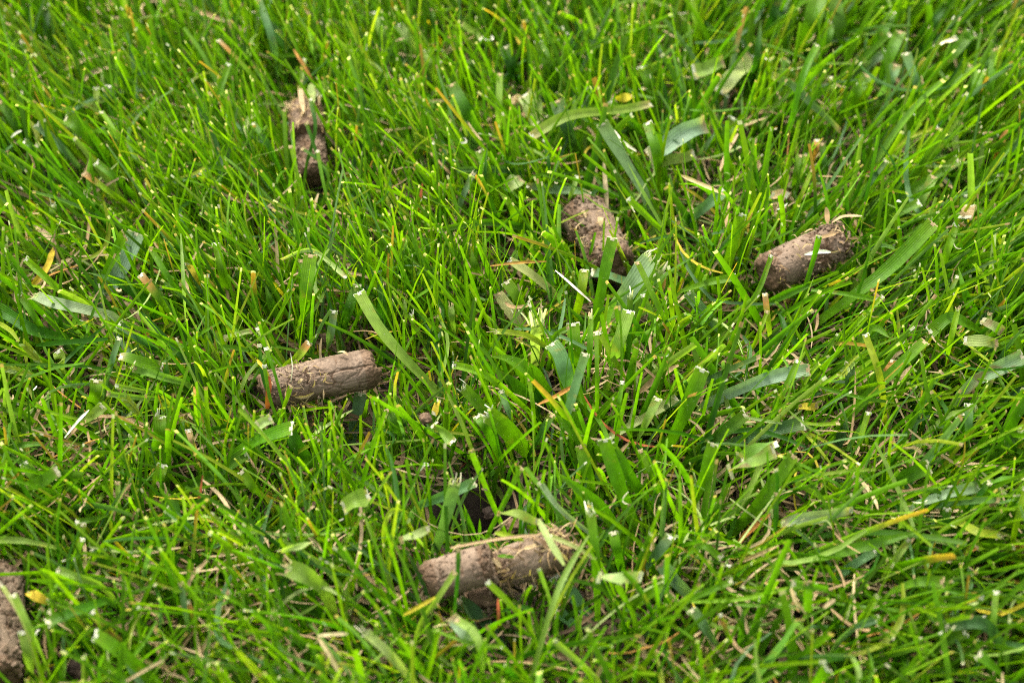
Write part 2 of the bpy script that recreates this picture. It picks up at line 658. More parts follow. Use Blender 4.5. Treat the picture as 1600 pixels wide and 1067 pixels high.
# the long smooth core
A1, B1, R1 = at(413, 610, 2.3 * cm), at(580, 575, 2.5 * cm), 0.0066
k1 = core_root((A1 + B1) / 2, 'long smooth grey-brown soil core with cracks, a red blade across one end')
o1 = np.array(k1.location)
link('clay_body', core_mesh(A1, B1, R1, 1.0, crumb=-0.15, crack=0.35, taper=(0.97, 1.04), stria=0.15, origin=o1, lump=0.2,
     grooves=((-0.18, 0.47, 0.99, 0.075), (0.5, 0.5, 0.97, 0.03), (0.12, 0.1, 0.36, 0.04)), splits=((0.40, -0.7, 0.15, 0.14), (0.62, -0.05, 0.5, 0.07), (0.22, -0.4, 0.9, 0.06))), k1)
link('root_hairs', fibres(A1, B1, R1, 45, 3, o1, (0.05, 0.55), size=(0.0012, 0.0035)), k1, kind='stuff')
link('loose_crumbs', grains(A1, B1, R1, 300, 5, o1, (0, 0.6), bias=0.27, size=(0.00018, 0.0006)), k1, kind='stuff')
bit(k1, A1, B1, R1, [(0.72, -1.15, 0.001), (0.77, -0.95, 0.0014), (0.8, -0.8, 0.0008)], 'straw_fragment', width=0.0011)
bit(k1, A1, B1, R1, [(0.25, 0.62, 0), (0.34, 0.66, 0.0006), (0.43, 0.6, 0.0)], 'straw_fragment', width=0.0012)
bit(k1, A1, B1, R1, [(0.30, 0.0, 0), (0.33, -0.1, 0.0006), (0.345, -0.2, 0.0)], 'straw_fragment', width=0.0009)
bit(k1, A1, B1, R1, [(0.24, -0.1, 0), (0.28, -0.6, 0.003), (0.29, -0.9, 0.006)], 'root_fibre', kind='white', width=0.0003)

# the core broken into two pieces beside the hole
A2, B2, R2 = at(668, 908, 2.3 * cm), at(764, 880, 2.6 * cm), 0.0065
A2b, B2b, R2b = at(776, 893, 1.9 * cm), at(884, 853, 2.3 * cm), 0.0062
k2 = core_root((B2 + A2b) / 2, 'soil core broken into two pieces beside the dark hole, straw stuck over it')
o2 = np.array(k2.location)
link('front_piece', core_mesh(A2, B2, R2, 2.0, crumb=-0.02, crack=0.55, taper=(0.95, 0.97), stria=0.6, origin=o2, lump=0.45, splits=((0.55, -0.9, 0.2, 0.09), (0.72, -0.2, 0.6, 0.06))), k2, label='smoother cracked front piece of soil')
link('rear_piece', core_mesh(A2b, B2b, R2b, 3.0, crumb=0.25, crack=0.8, taper=(1.0, 1.08), stria=0.5, origin=o2, lump=0.8), k2, label='crumbly rear piece of soil full of roots')
link('root_hairs', fibres(A2b, B2b, R2b, 120, 8, o2, (0.35, 1.08), size=(0.0015, 0.007), ends=True), k2, kind='stuff')
link('loose_crumbs', grains(A2b, B2b, R2b, 450, 9, o2, (-0.1, 1.05), size=(0.0002, 0.0008)), k2, kind='stuff')
link('loose_crumbs', grains(A2, B2, R2, 160, 19, o2, (-0.02, 1.05), bias=1.0, size=(0.0002, 0.0007)), k2, kind='stuff')
bit(k2, A2b, B2b, R2b, [(0.42, -0.5, 0.001), (0.52, -0.42, 0.0016), (0.6, -0.5, 0.001)], 'straw_fragment', width=0.0013)
bit(k2, A2b, B2b, R2b, [(0.62, -0.75, 0.001), (0.68, -0.5, 0.0016), (0.72, -0.2, 0.001)], 'root_fibre', kind='brown', width=0.0014)
bit(k2, A2b, B2b, R2b, [(0.05, -0.1, 0.001), (0.0, -0.4, 0.0016), (-0.06, -0.62, 0.001)], 'straw_fragment', width=0.0014)
bit(k2, A2b, B2b, R2b, [(0.06, -0.6, 0.001), (0.16, -0.42, 0.0016), (0.26, -0.3, 0.001)], 'grass_fragment', kind='green', width=0.0012)
bit(k2, A2b, B2b, R2b, [(0.75, 0.35, 0.001), (0.86, 0.2, 0.003), (0.92, 0.55, 0.002)], 'root_fibre', kind='straw', width=0.0009)
bit(k2, A2b, B2b, R2b, [(0.9, -0.1, 0.001), (1.02, 0.1, 0.003), (1.1, -0.1, 0.005)], 'root_fibre', kind='tan', width=0.0008)
bit(k2, A2, B2, R2, [(0.5, -0.9, 0.001), (0.6, -1.05, 0.002), (0.75, -1.0, 0.001)], 'root_fibre', kind='straw', width=0.0005)

# the core with the white root
A3, B3, R3 = at(1199, 428, 2.5 * cm), at(1309, 376, 2.6 * cm), 0.0073
k3 = core_root((A3 + B3) / 2, 'brown soil core with one bright white root lying on its flank')
o3 = np.array(k3.location)
link('clay_body', core_mesh(A3, B3, R3, 4.0, crumb=0.02, crack=0.9, taper=(1.0, 0.95), stria=0.4, origin=o3, lump=0.5, splits=((0.6, -1.2, -0.1, 0.16), (0.72, -1.0, 0.2, 0.12), (0.52, -0.9, -0.4, 0.1))), k3)
link('root_hairs', fibres(A3, B3, R3, 40, 11, o3, (0.3, 1.03), size=(0.0012, 0.004), ends=True), k3, kind='stuff')
link('loose_crumbs', grains(A3, B3, R3, 200, 12, o3, (0, 1.04), bias=0.9, size=(0.0002, 0.0009)), k3, kind='stuff')
bit(k3, A3, B3, R3, [(0.36, -0.06, 0.0012), (0.5, 0.06, 0.003), (0.66, 0.26, 0.0022)], 'white_root', 'bright white root fragment', kind='snow', width=0.0013)
bit(k3, A3, B3, R3, [(0.62, -0.45, 0.0004), (0.74, -0.35, 0.001), (0.86, -0.3, 0.0004)], 'straw_fragment', kind='tan', width=0.0014)
bit(k3, A3, B3, R3, [(0.95, -1.0, 0.000), (1.06, -0.75, 0.002), (1.2, -0.35, 0.004)], 'straw_fragment', kind='straw', width=0.0014)
bit(k3, A3, B3, R3, [(0.9, -1.05, 0.000), (0.96, -1.25, 0.003), (0.98, -1.3, 0.005)], 'straw_fragment', kind='tan', width=0.0018)
bit(k3, A3, B3, R3, [(0.58, -1.1, 0.0006), (0.64, -1.0, 0.0012), (0.69, -0.95, 0.0006)], 'straw_fragment', kind='straw', width=0.0008)
bit(k3, A3, B3, R3, [(0.99, 0.15, 0.000), (1.05, 0.2, 0.001), (1.12, 0.3, 0.000)], 'root_fibre', kind='tan', width=0.0010)
bit(k3, A3, B3, R3, [(0.38, -0.32, 0.0006), (0.45, -0.4, 0.0012), (0.52, -0.28, 0.0006)], 'root_fibre', kind='straw', width=0.0006)

# the crumbly core behind the square-cut blade
A4, B4, R4 = at(909, 329, 1.8 * cm), at(960, 417, 1.6 * cm), 0.0084
k4 = core_root((A4 + B4) / 2, 'crumbly brown soil core sunk in the grass behind a tall square-cut blade')
o4 = np.array(k4.location)
link('clay_body', core_mesh(A4, B4, R4, 5.0, crumb=0.22, crack=0.8, taper=(1.0, 0.98), stria=0.3, origin=o4, share=0.16, lump=1.5, splits=((0.3, -0.8, 0.7, 0.16), (0.55, -0.2, 0.9, 0.12))), k4)
link('root_hairs', fibres(A4, B4, R4, 40, 13, o4, (0.2, 1.0), size=(0.0012, 0.004)), k4, kind='stuff')
link('loose_crumbs', grains(A4, B4, R4, 200, 14, o4, (0, 1), size=(0.0002, 0.0010)), k4, kind='stuff')
bit(k4, A4, B4, R4, [(0.5, -0.55, 0.0006), (0.56, -0.4, 0.0016), (0.62, -0.35, 0.0006)], 'straw_fragment', kind='straw', width=0.0022)
bit(k4, A4, B4, R4, [(0.3, 0.05, 0.0006), (0.36, -0.05, 0.0012), (0.42, 0.0, 0.0006)], 'straw_fragment', kind='straw', width=0.0012)
bit(k4, A4, B4, R4, [(0.45, 0.1, 0.001), (0.5, 0.5, 0.002), (0.75, 0.6, 0.001)], 'root_fibre', kind='straw', width=0.0006)

# the straw-topped core far up
A5, B5, R5 = at(479, 170, 2.2 * cm), at(480, 214, 2.0 * cm), 0.0069
A5b, B5b, R5b = at(484, 218, 1.7 * cm), at(491, 274, 1.4 * cm), 0.0058
k5 = core_root((B5 + A5b) / 2, 'upright-looking soil core with pale straw bits draped over its far end')
o5 = np.array(k5.location)
link('upper_piece', core_mesh(A5, B5, R5, 6.0, crumb=0.3, crack=0.6, stria=0.3, origin=o5, share=0.06), k5)
link('lower_piece', core_mesh(A5b, B5b, R5b, 7.0, crumb=0.3, crack=0.6, stria=0.3, origin=o5, share=0.06), k5)
link('root_hairs', fibres(A5, B5, R5, 60, 15, o5), k5, kind='stuff')
link('loose_crumbs', grains(A5b, B5b, R5b, 300, 16, o5), k5, kind='stuff')
bit(k5, A5, B5, R5, [(-0.35, -0.3, 0.001), (0.1, -0.2, 0.002), (0.5, -0.25, 0.001)], 'straw_fragment', 'wide pale yellow straw piece', kind='pale', width=0.0030)
bit(k5, A5, B5, R5, [(-0.35, 0.25, 0.001), (0.25, 0.2, 0.002), (0.75, 0.12, 0.001)], 'straw_fragment', kind='straw', width=0.0021)
bit(k5, A5, B5, R5, [(-0.3, -0.4, 0.001), (0.05, -0.5, 0.002), (0.35, -0.6, 0.001)], 'straw_fragment', kind='straw', width=0.0014)
bit(k5, A5, B5, R5, [(0.05, -0.85, 0.001), (0.08, -0.6, 0.002), (0.1, -0.3, 0.001)], 'straw_fragment', kind='white', width=0.0012)

# the core cut by the photo's lower left corner
A6, B6, R6 = at(-6, 905, 1.6 * cm), at(-14, 1062, 1.6 * cm), 0.0088
k6 = core_root((A6 + B6) / 2, 'smooth dark soil core cut off by the lower left edge of the picture')
link('clay_body', core_mesh(A6, B6, R6, 8.0, crumb=0.1, crack=0.7, stria=0.3, origin=np.array(k6.location)), k6)
link('loose_crumbs', grains(A6, B6, R6, 200, 17, np.array(k6.location)), k6, kind='stuff')

A7, B7, R7 = at(1606, 140, 0.8 * cm), at(1594, 196, 0.7 * cm), 0.0068
k7 = core_root((A7 + B7) / 2, 'dark soil core half hidden in grass at the right edge of the picture')
link('clay_body', core_mesh(A7, B7, R7, 9.0, crumb=0.4, crack=0.6, stria=0.2, origin=np.array(k7.location), seen=False), k7)

for (u, v, h, r, sd_, lab) in (
        (665, 654, 2.6, 0.0021, 1, 'small round brown soil crumb in the grass below the smooth core'),
        (122, 1046, 0.9, 0.0042, 2, 'rough dark soil crumb beside the corner core'),
        (802, 822, 0.8, 0.0026, 3, 'brown soil crumb on the far rim of the dark hole'),
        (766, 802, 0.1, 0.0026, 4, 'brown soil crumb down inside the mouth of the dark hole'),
        (752, 930, 1.2, 0.0048, 5, 'rough soil crumb under the joint of the broken core'),
        (1536, 90, 1.5, 0.0042, 6, 'brown soil crumb among blades near the top right corner'),
        (645, 12, 0.2, 0.0045, 8, 'dark soil crumb in the gap at the top edge')):
    c = at(u, v, h * cm)
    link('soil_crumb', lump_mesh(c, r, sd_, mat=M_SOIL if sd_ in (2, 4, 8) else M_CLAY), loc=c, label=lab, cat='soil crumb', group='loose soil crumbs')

# soil spilled on the blades round the crumbling cores
rs = random.Random(91)
tet = np.array([(0, 0, 1.0), (.9, 0, -.4), (-.5, .8, -.3), (-.4, -.8, -.4), (.1, .1, -.9)])
tf = np.array([(0, 1, 2), (0, 2, 3), (0, 3, 1), (4, 2, 1), (4, 3, 2), (4, 1, 3)])
Vs, Fs = [], []
for A_, B_, n_ in ((A1, B1, 50), (A2b, B2b, 130), (A2, B2, 50), (A3, B3, 70), (A4, B4, 110), (A5, B5, 40)):
    for _ in range(n_):
        t_ = rs.choice((rs.gauss(0, .12), rs.gauss(1, .12), rs.random()))
        p_ = A_ + (B_ - A_) * t_ + np.array([rs.gauss(0, .007), rs.gauss(-.003, .007), rs.uniform(-.016, .006)])
        Vs.append(tet * rs.uniform(.0003, .0010) * np.array([rs.uniform(.6, 1.2), rs.uniform(.6, 1.2), rs.uniform(.5, 1)]) + p_)
        Fs.append(tf + 5 * len(Fs))
me = mesh_from('spilled_soil', np.concatenate(Vs), np.concatenate(Fs), M_CLAY, smooth=False)
link('spilled_soil', me, label='fine brown soil crumbs spilled on the blades around the cores', cat='soil', kind='stuff')

# ------------------------------------------------------------------ single blades
# region of the photo | colour | shape | width | points base to tip | heights in cm (blank: from the rise) | label
# shapes: c cut tip, f frayed tip, p pointed, l loose clipping (both ends cut), t thin strand, y cut tip turned yellow/orange
TABLE = '''
1|blue|c|38|390,815;300,700;172,578||blue-green blade slanting up to a tan tip near the left edge, far grass
1|green|c|58|560,800;380,600;305,550||broad green blade ending in a white notched tip left of the straw-topped core
1|green|c|36|640,930;540,830;448,755||green blade with a white cut tip under the broad notched one
1|bright|c|24|650,850;560,660;470,520||thin bright blade rising through the far grass left of the straw-topped core
1|bright|y|32|640,985;520,900;388,805||bright blade with orange scorched tip beside the blue-green one
1|mid|c|36|150,720;80,600;0,475||green blade leaning out over the left edge in the far grass
1|palegreen|c|28|455,625;448,520;447,410||short pale upright blade in the far grass with a flat white tip
1|bluedark|c|32|225,260;215,150;208,40||blurred blue-green upright blade in the top left corner
1|blue|c|36|1285,420;1265,210;1195,0||long blue-green blade behind the straw-topped core running off the top
1|dark|p|70|1420,340;1330,230;1220,60||broad dark blurred blade behind the straw-topped core
1|bright|y|28|1290,560;1180,370;1010,190||bright blade with yellow tip arching toward the top left
1|green|c|26|920,690;990,500;1058,300||straight thin blade leaning to the tan dot of its tip
1|green|c|22|1270,705;1150,560;1020,425||thin green blade slanting left in front of the curled pale scrap
1|pale|t|24|1175,700;1140,620;1150,555;1195,525|3;3.4;3.6;3.5|small pale curled strip hanging among blades left of the straw-topped core
1|orange|t|16|1455,400;1410,310;1360,230|3;3.6;3.9|thin orange straw poking up behind the straw-topped core
1|green|c|22|1165,262;1180,180;1200,82||thin blade with white dot near the top edge above the straw-topped core
1|straw|t|24|1150,150;990,80;830,18|3;3.2;3.2|long tan straw lying across the far grass at the top edge
1|straw|t|24|300,320;390,280;490,248|2.4;2.8;2.8|tan straw lying in the top left far grass, upper of two
1|straw|t|24|385,378;430,340;482,318|2.4;2.8;2.8|tan straw lying in the top left far grass, lower of two
1|green|f|46|445,1060;430,980;400,915||green blade ending in a frayed cream tuft near the left edge
1|green|f|32|250,1062;245,1000;248,955||short blade with small white torn tip near the left edge
1|mid|c|30|1330,900;1250,690;1170,575||mid green blade leaning over beside the straw-topped core
1|bright|c|24|1085,970;1010,880;932,802||bright yellow-green blade with white dot below the frayed curl
1|palegreen|c|26|1385,480;1393,380;1405,275|2.6;3.3;3.6|whitish green straight blade standing behind the straw-topped core
1|palegreen|l|46|1465,425;1490,405;1518,392|3.3;3.4;3.3|small green scrap resting on the top end of the straw-topped core
1|brown|t|15|1130,960;1165,850;1190,730|1.8;2.4;3|thin brown bent straw in front of the straw-topped core's left side
1|dark|c|20|1420,760;1460,600;1440,460|2.4;3.4;4|dark thin blade crossing the straw-topped core, bent at middle
1|dark|c|18|1500,830;1460,690;1420,570|2.4;3.2;3.8|dark thin blade slanting left across the straw-topped core
1|green|c|18|1375,840;1365,720;1350,600|2.4;3.2;3.6|thin green blade along the left flank of the straw-topped core
1|green|c|22|1335,850;1325,690;1318,510|2;3;3.8|thin upright blade just left of the straw-topped core
1|green|c|17|1540,1010;1500,860;1470,700|2.4;3.2;3.8|green narrow blade before the lower part of the straw-topped core
1|bright|c|17|1400,1000;1385,850;1345,680|2.2;3.2;3.9|bright thin blade rising before the lower left of the straw-topped core
1|green|t|14|1490,960;1520,820;1480,740|2.2;3;3.4|hooked thin blade before the lower right of the straw-topped core
1|dark|c|17|1545,900;1490,760;1400,690|2.4;3.1;3.4|dark thin bent blade across the waist of the straw-topped core
1|mid|c|40|180,800;150,700;110,660||short dull green blade near the left edge among far grass
1|dark|c|44|520,560;515,480;510,400||dull green blade stub with tan end in the far grass
1|bright|c|24|880,560;920,480;1000,470|2.6;3.4;3.4|bright bent blade pointing right in the upper left grass
2|palegreen|l|44|1440,488;1260,505;1050,560;892,628|3.7;4.0;4.0;3.8|long pale green blade lying nearly level with white jagged tip, above the crumbly core
2|blue|c|60|1410,890;1330,760;1218,572|2.8;3.5;4.2|broad blue-green blade with white cut tip above the crumbly core
2|green|c|34|1500,1060;1460,960;1400,870|1.6;2.2;2.8|green lower blade continuing under the broad blue-green one
2|green|c|34|1480,730;1360,570;1258,470||green curved blade with white chipped tip crossing the pale level blade
2|green|c|46|1485,940;1470,720;1428,572||upright green blade with a hooded tip right of the broad blue-green one
2|green|c|50|1010,460;965,320;925,195||green blade with white cut tip in the far grass above the level pale blade
2|bluedark|c|68|1110,760;1060,600;1010,470||broad dull blue-green blade behind the level pale blade
2|blue|p|44|645,725;600,620;555,528||bluish pointed blade left of the pale striped upright blade
2|mid|c|64|660,700;590,530;518,395||broad rounded blade with pale tip in the upper middle grass
2|palegreen|c|32|733,695;738,520;745,345||pale striped upright blade in the upper middle grass
2|pale|l|88|930,565;900,500;862,438|2.2;2.4;2.6|wide blotched tan-green scrap lying in the upper middle grass
2|tan|l|50|850,500;825,470;800,455|2.2;2.4;2.4|torn tan end beside the wide blotched scrap
2|dark|p|22|665,1000;672,830;686,660||dark thin pointed blade in front of the blue pointed one
2|green|c|20|470,965;455,810;433,662||thin upright blade with a white dot left of the dark pointed one
2|green|t|18|780,800;800,730;826,650||thin short blade leaning right near the striped upright blade
2|dark|c|20|1000,965;975,800;950,650||dark thin blade hanging under the level pale blade
2|palegreen|c|24|1045,985;1075,900;1103,820||light blade leaning right above the crumbly core
2|palegreen|p|20|1500,1060;1410,900;1336,755|2.6;3.6;4.3|long thin light blade rising in front of the broad blue-green one
2|bright|c|32|1490,1062;1415,990;1340,922|2.6;3.2;3.7|bright blade with white dot tip right of the crumbly core
2|straw|t|20|1010,240;1040,130;1060,0||tan straw standing at the top edge above the level pale blade
2|red|t|14|365,1020;375,930;387,845||thin red-brown stem left of the middle grass
2|blue|f|28|508,1062;555,950;610,825||bluish blade with white hair tip in the middle grass
2|palegreen|c|34|445,385;420,310;400,235||pale blade with cream tip in the top middle grass
2|pale|c|44|360,245;320,180;275,118||blurred pale striped blade with cream tip at the top middle
2|palegreen|c|38|245,330;205,190;160,60||light blade leaning left at the top middle, blurred
2|tan|t|14|535,825;460,750;390,680|2.6;3;3.1|thin tan straw lying diagonally in the middle grass
2|green|p|26|1580,405;1460,310;1340,258||green arched blade with fine point above the broad blue-green one
2|green|c|22|1000,282;1240,190;1335,112|2.8;3.6;3.8|thin long bent blade crossing the top grass toward upper right
2|yellowgreen|t|18|1325,375;1290,220;1335,120||yellow-brown curved stem in the top grass
2|dark|c|26|1150,370;1110,260;1055,155||dark arched thin blade below the top edge
2|green|c|58|1460,500;1440,400;1405,312||broad green blade with tan edge above the level pale blade's root
2|yellow|l|38|1270,462;1310,458;1358,450|3.2;3.3;3.3|yellowed blade stump with tan end by the level pale blade's root
2|blue|l|38|870,868;1010,880;1160,905|2.3;2.4;2.3|blue-green blade lying level on top of the crumbly core's far end
2|pale|l|66|782,868;810,848;842,832|2.6;2.8;2.8|small pale yellowish scrap above left of the crumbly core
2|straw|t|20|1242,965;1232,860;1225,748|2.2;2.8;3.3|whitish straw standing behind the crumbly core
2|white|t|14|1375,700;1310,655;1262,595|3.6;3.8;3.8|thin curled white strip beside the broad blue-green blade
2|yellow|t|26|890,255;850,210;820,165||blade tip turned yellow-orange in the upper middle grass
2|dark|c|58|830,390;800,310;770,220||broad dark blurred blade behind the striped upright blade
2|dark|p|60|640,600;590,500;540,430||broad shaded blade beneath the rounded pale-tipped one
2|green|c|30|430,180;430,110;425,45||green upright blade with white dot at the top middle
2|palegreen|l|26|570,110;620,145;660,182|3.3;3.4;3.4|pale narrow strip lying in the top middle grass
2|green|c|40|760,1000;700,840;650,700||green blade leaning left under the pale yellowish scrap
2|bright|p|44|840,1060;800,960;740,890||bright short blade left of the crumbly core
3|grey|l|90|-130,730;0,640;122,568|3.2;3.6;3.8|wide square-ended grey-green blade above the white-rooted core, topmost of its pair
3|palegreen|l|50|-110,770;0,740;70,715|2.8;3;3|light green strip lying under the wide grey-green blade
3|palegreen|l|62|70,338;140,315;205,288|3.4;3.5;3.5|square light green cutting with tan end near the top right grass
3|pale|l|86|200,425;270,345;345,262|2.4;2.6;2.6|wide blurred cream-green leaf lying in the upper right grass
3|dark|p|40|330,445;360,280;383,92||dark tapering pointed blade in the upper right grass
3|green|c|34|450,745;520,560;560,400;600,290;640,212||tall twisted blade with pale tip crossing the blue diagonal blade
3|blue|l|44|440,350;570,455;680,540;748,612|3.2;3.1;3.0;2.8|blue-green blade lying diagonally across the tall twisted one
3|green|c|52|755,535;820,440;876,352||broad light green blade with white notched tip in the upper right grass
3|blue|c|54|935,455;975,380;1005,303||short blue-green blade with white tip in the upper right grass
3|blue|c|42|1140,535;1105,400;1055,250||blue-green blade leaning left with pale tip in the upper right grass
3|green|c|56|915,440;970,290;1027,150||tall broad green blade with flat white tip in the upper right grass
3|green|c|62|1160,350;1260,260;1355,152||broad green blade leaning right to a white tip near the top right corner
3|white|l|22|1218,210;1250,190;1285,178|4;4;4|bright white chip of blade resting in the top right grass
3|green|c|34|1130,600;1230,435;1350,305||narrow arched blade with white frayed tip in the upper right grass
3|green|c|38|1420,610;1445,430;1465,230||upright green blade with flat tan tip near the right edge
3|green|c|46|850,1000;1060,895;1295,742||long green blade leaning far right above the white-rooted core
3|green|c|44|515,925;545,820;570,722||square-topped green blade left above the white-rooted core
3|green|c|48|165,745;210,650;252,548||green blade with white cupped tip below the wide grey-green one
3|blue|p|30|60,800;120,690;185,590||bluish blade beside the cupped-tip one
3|blue|c|54|40,1020;120,960;210,885||blue-green broad blade under the pink-tan straw
3|straw|t|18|215,905;110,855;5,808|3.8;3.9;3.8|pinkish tan straw lying over a blue-green blade, between crumbly and white-rooted cores
3|bright|c|22|500,1055;560,930;620,790||bright thin upright blade above the white-rooted core
3|green|c|42|925,1066;1000,1000;1115,940||arched green blade with white point right above the white-rooted core
3|yellowgreen|y|24|1060,640;1130,615;1198,590|3;3.2;3.2|yellow-tipped blade lying level in the upper right grass
3|straw|l|36|432,905;470,900;505,905|3.2;3.3;3.3|frayed tan scrap perched above the white-rooted core
3|mid|c|60|770,280;750,140;720,-20||wide blurred green blade running off the top at right
3|green|c|84|560,260;610,120;650,-20||very wide blurred green blade running off the top right
3|dark|c|66|395,190;440,90;490,-10||wide dark blurred blade running off the top right
3|green|f|50|650,290;680,200;702,105||green blade with curled white tip in the top right grass
3|dark|c|28|695,895;680,780;665,668||dark upright thin blade above the white-rooted core
3|orange|y|28|630,735;640,690;642,650||short blade burnt orange at its tip in the upper right grass
3|orange|t|30|1465,770;1490,680;1522,600||orange-brown leaf standing near the right edge
3|straw|t|26|1480,365;1540,315;1590,268|2.4;2.8;2.8|tan straw slanting up near the right edge
3|straw|t|22|1470,370;1540,382;1610,378|2.4;2.6;2.6|tan straw lying level near the right edge
3|bluedark|c|28|815,985;880,860;960,745||thin dark bluish blade leaning right above the white-rooted core
3|straw|t|20|190,800;230,700;275,620|2.8;3.2;3.4|tan straw leaning beside the cupped-tip blade
3|tan|l|66|1325,1010;1340,985;1350,955|3;3.1;3.1|torn tan leaf scrap near the right edge above the core's level
3|palegreen|c|44|1060,1066;1120,940;1180,820||pale broad blade leaning right with chipped tip, right of the core
3|dark|c|24|25,590;15,490;5,390||dark narrow blade beside the wide grey-green one
3|bright|c|34|105,290;90,150;70,-10||bright green blade running off the top edge at right
3|green|c|30|400,175;470,120;545,78||green bent blade pointing right near the top edge
3|green|c|46|860,320;930,180;1000,60||green blade rising behind the tall flat-tipped one
3|blue|c|40|840,350;900,290;960,240||blurred bluish blade leaning right behind the notched light blade
3|green|c|40|1280,1066;1310,990;1330,905||green blade with cream tip far right, upper grass
3|bright|c|26|720,560;712,450;705,360||bright upright blade with cream tip in the upper right grass
3|green|c|48|1330,640;1370,440;1400,330||green broad blade near the right edge, tip cream
3|dark|p|60|1090,240;1170,110;1250,20||dark broad blurred blade near the top right corner
3|green|c|48|1320,280;1345,180;1375,165||green blade with white corner tip near the top right corner
4|green|c|64|440,335;510,180;578,38|1;2.6;4.2|broad green square-cut blade leaning over a grey-green leaf at left
4|grey|c|84|450,365;560,200;632,30|0.8;1.8;2.8|broad grey-green leaf behind the square-cut blade at left
4|grey|f|62|515,412;380,380;240,350;165,320|2.6;3;3.2;3.2|grey-green leaf lying level with whitish torn tip at left
4|dark|p|54|745,430;650,320;540,250;405,210||dark lance-shaped blade arching left above the grey-green level leaf
4|mid|c|62|330,520;160,480;60,420;-40,360|1.6;2.4;2.6;2.6|broad shaded blade leaning out over the left edge
4|bluedark|c|70|360,580;200,480;-20,375|1;1.8;2.2|broad bluish blade beneath the shaded one at the left edge
4|green|c|30|252,575;170,430;92,312||green blade with pale tip left of the grey-green level leaf
4|bright|c|34|430,425;270,285;122,147||long bright narrow blade crossing above the grey-green level leaf
4|green|p|18|470,610;380,455;215,290||thin arched blade hanging over the left grass
4|green|c|58|420,835;440,770;446,710||short wide upright blade with flat top, left of the smooth core
4|palegreen|c|56|300,650;285,610;268,575||folded pale green blade top, left of the wide flat-topped one
4|green|l|62|750,650;650,625;558,605|2.8;3.4;3.6|wide blade lying level, its square white end toward the left
4|palegreen|c|40|860,720;740,690;622,652|2.4;3;3.3|light blade lying just below the wide level one
4|palegreen|c|24|720,768;630,752;538,735|2.6;3;3.2|narrow pale blade pointing left, upper of two with cream ends
4|palegreen|c|28|720,792;610,785;500,770|2.4;2.9;3.1|narrow pale blade pointing left, lower of two with cream ends
4|green|f|54|715,1062;735,960;742,880||green upright blade with frayed comb-like tip at left below the level blade
4|dark|p|60|822,1062;840,960;852,870||dark broad pointed blade below the level blade
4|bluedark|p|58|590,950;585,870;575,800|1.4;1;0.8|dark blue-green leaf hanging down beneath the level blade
4|dark|p|40|765,765;772,690;773,612||dark upright blade crossing the level blade
4|green|c|40|1065,380;1030,220;1000,78||green upright blade with rounded tip above the smooth core
4|pale|t|18|858,530;850,300;836,30||thin whitish blade standing tall in the left grass
4|green|c|60|1398,530;1410,340;1438,132||wide ribbed blade with split top above the smooth core, longer half
4|green|c|26|1395,400;1393,270;1393,155||shorter prong of the split ribbed blade above the smooth core
4|mid|p|54|1295,440;1250,350;1225,258||dark rounded blade left of the split ribbed one
4|blue|c|38|1515,592;1530,500;1545,390||bluish blade behind the smooth core's middle
4|pale|l|20|1300,142;1440,128;1530,172;1600,232|3.6;3.9;3.9;3.8|narrow pale bent blade lying over the split ribbed blade's top
4|yellowgreen|y|40|1325,640;1380,600;1432,535||yellow-green blade with brown tip leaning behind the smooth core
4|pale|l|28|1040,516;1100,498;1165,482|2.8;3;3|pale strip with brown spots left above the smooth core
4|pale|c|20|1262,610;1230,530;1190,470||whitish stem leaning onto the smooth core's hidden end
4|green|y|38|850,480;750,345;652,222||green blade with burnt orange tip in the left grass
4|yellow|y|32|935,275;905,225;868,165||blade turned yellow in the left grass above the smooth core
4|green|c|28|935,430;800,265;700,102||green straight blade leaning left through the left grass
4|bright|c|34|760,592;620,510;480,440||bright long blade slanting down right of the grey-green level leaf
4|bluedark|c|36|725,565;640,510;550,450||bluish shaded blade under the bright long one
4|blue|c|28|475,800;510,650;552,515||light bluish blade leaning right, left of the square level blade
4|green|c|38|175,925;100,865;-10,825||arched green blade bowing out over the left edge below the middle
4|green|c|36|190,1005;100,1012;-10,1055|2.6;2.6;2.4|green blade lying level at the left edge
4|palegreen|c|46|380,905;430,870;475,828||light square-tipped blade leaning right in the left grass
4|white|t|13|300,975;360,900;412,845|2.8;3.1;3.2|thin white straw below the square-tipped light blade
4|green|c|72|1070,1066;1200,985;1350,932|2.2;3.2;3.8|broad green blade with pale curled tip rising below the smooth core
4|mid|c|74|1420,1075;1370,1000;1330,930|1.4;2;2.4|broad ribbed green blade leaning left behind the curled-tip one
4|pale|l|48|1192,922;1220,905;1252,885|3.9;4;4|small ragged white-green scrap below the smooth core's hidden end
4|red|t|26|1238,840;1242,770;1246,690|2.6;3.2;3.6|vivid red-orange dead blade crossing the smooth core
4|yellow|t|17|1246,690;1222,650;1190,612|3.6;3.8;3.8|yellow upper part of a withered blade leaning over the smooth core's end
4|green|c|17|1312,830;1275,690;1232,560|2.6;3.5;4.1|green blade crossing the smooth core, second from its hidden end
4|bright|c|25|1310,850;1332,790;1348,738|2.6;3.2;3.6|bright stubby blade with cream cap before the smooth core
4|dark|c|17|1262,830;1215,690;1200,545|2.4;3.3;4|dark narrow blade at the hidden end of the smooth core
4|green|c|18|1290,900;1250,790;1225,640|2.4;3.2;4|green narrow blade beside the red-orange dead one
4|orange|t|18|935,895;915,815;898,738|2.4;2.8;3|orange dead blade in the grass left of the smooth core
4|yellow|t|28|130,290;215,190;250,95|2;2.4;2.4|yellow-brown limp stem in the left grass
4|straw|t|26|260,95;220,40;160,-10|2.2;2.4;2.4|tan limp stem above the yellow-brown one at left
4|tan|c|28|910,1062;890,1000;872,940||tan dead stump below the dark broad pointed blade
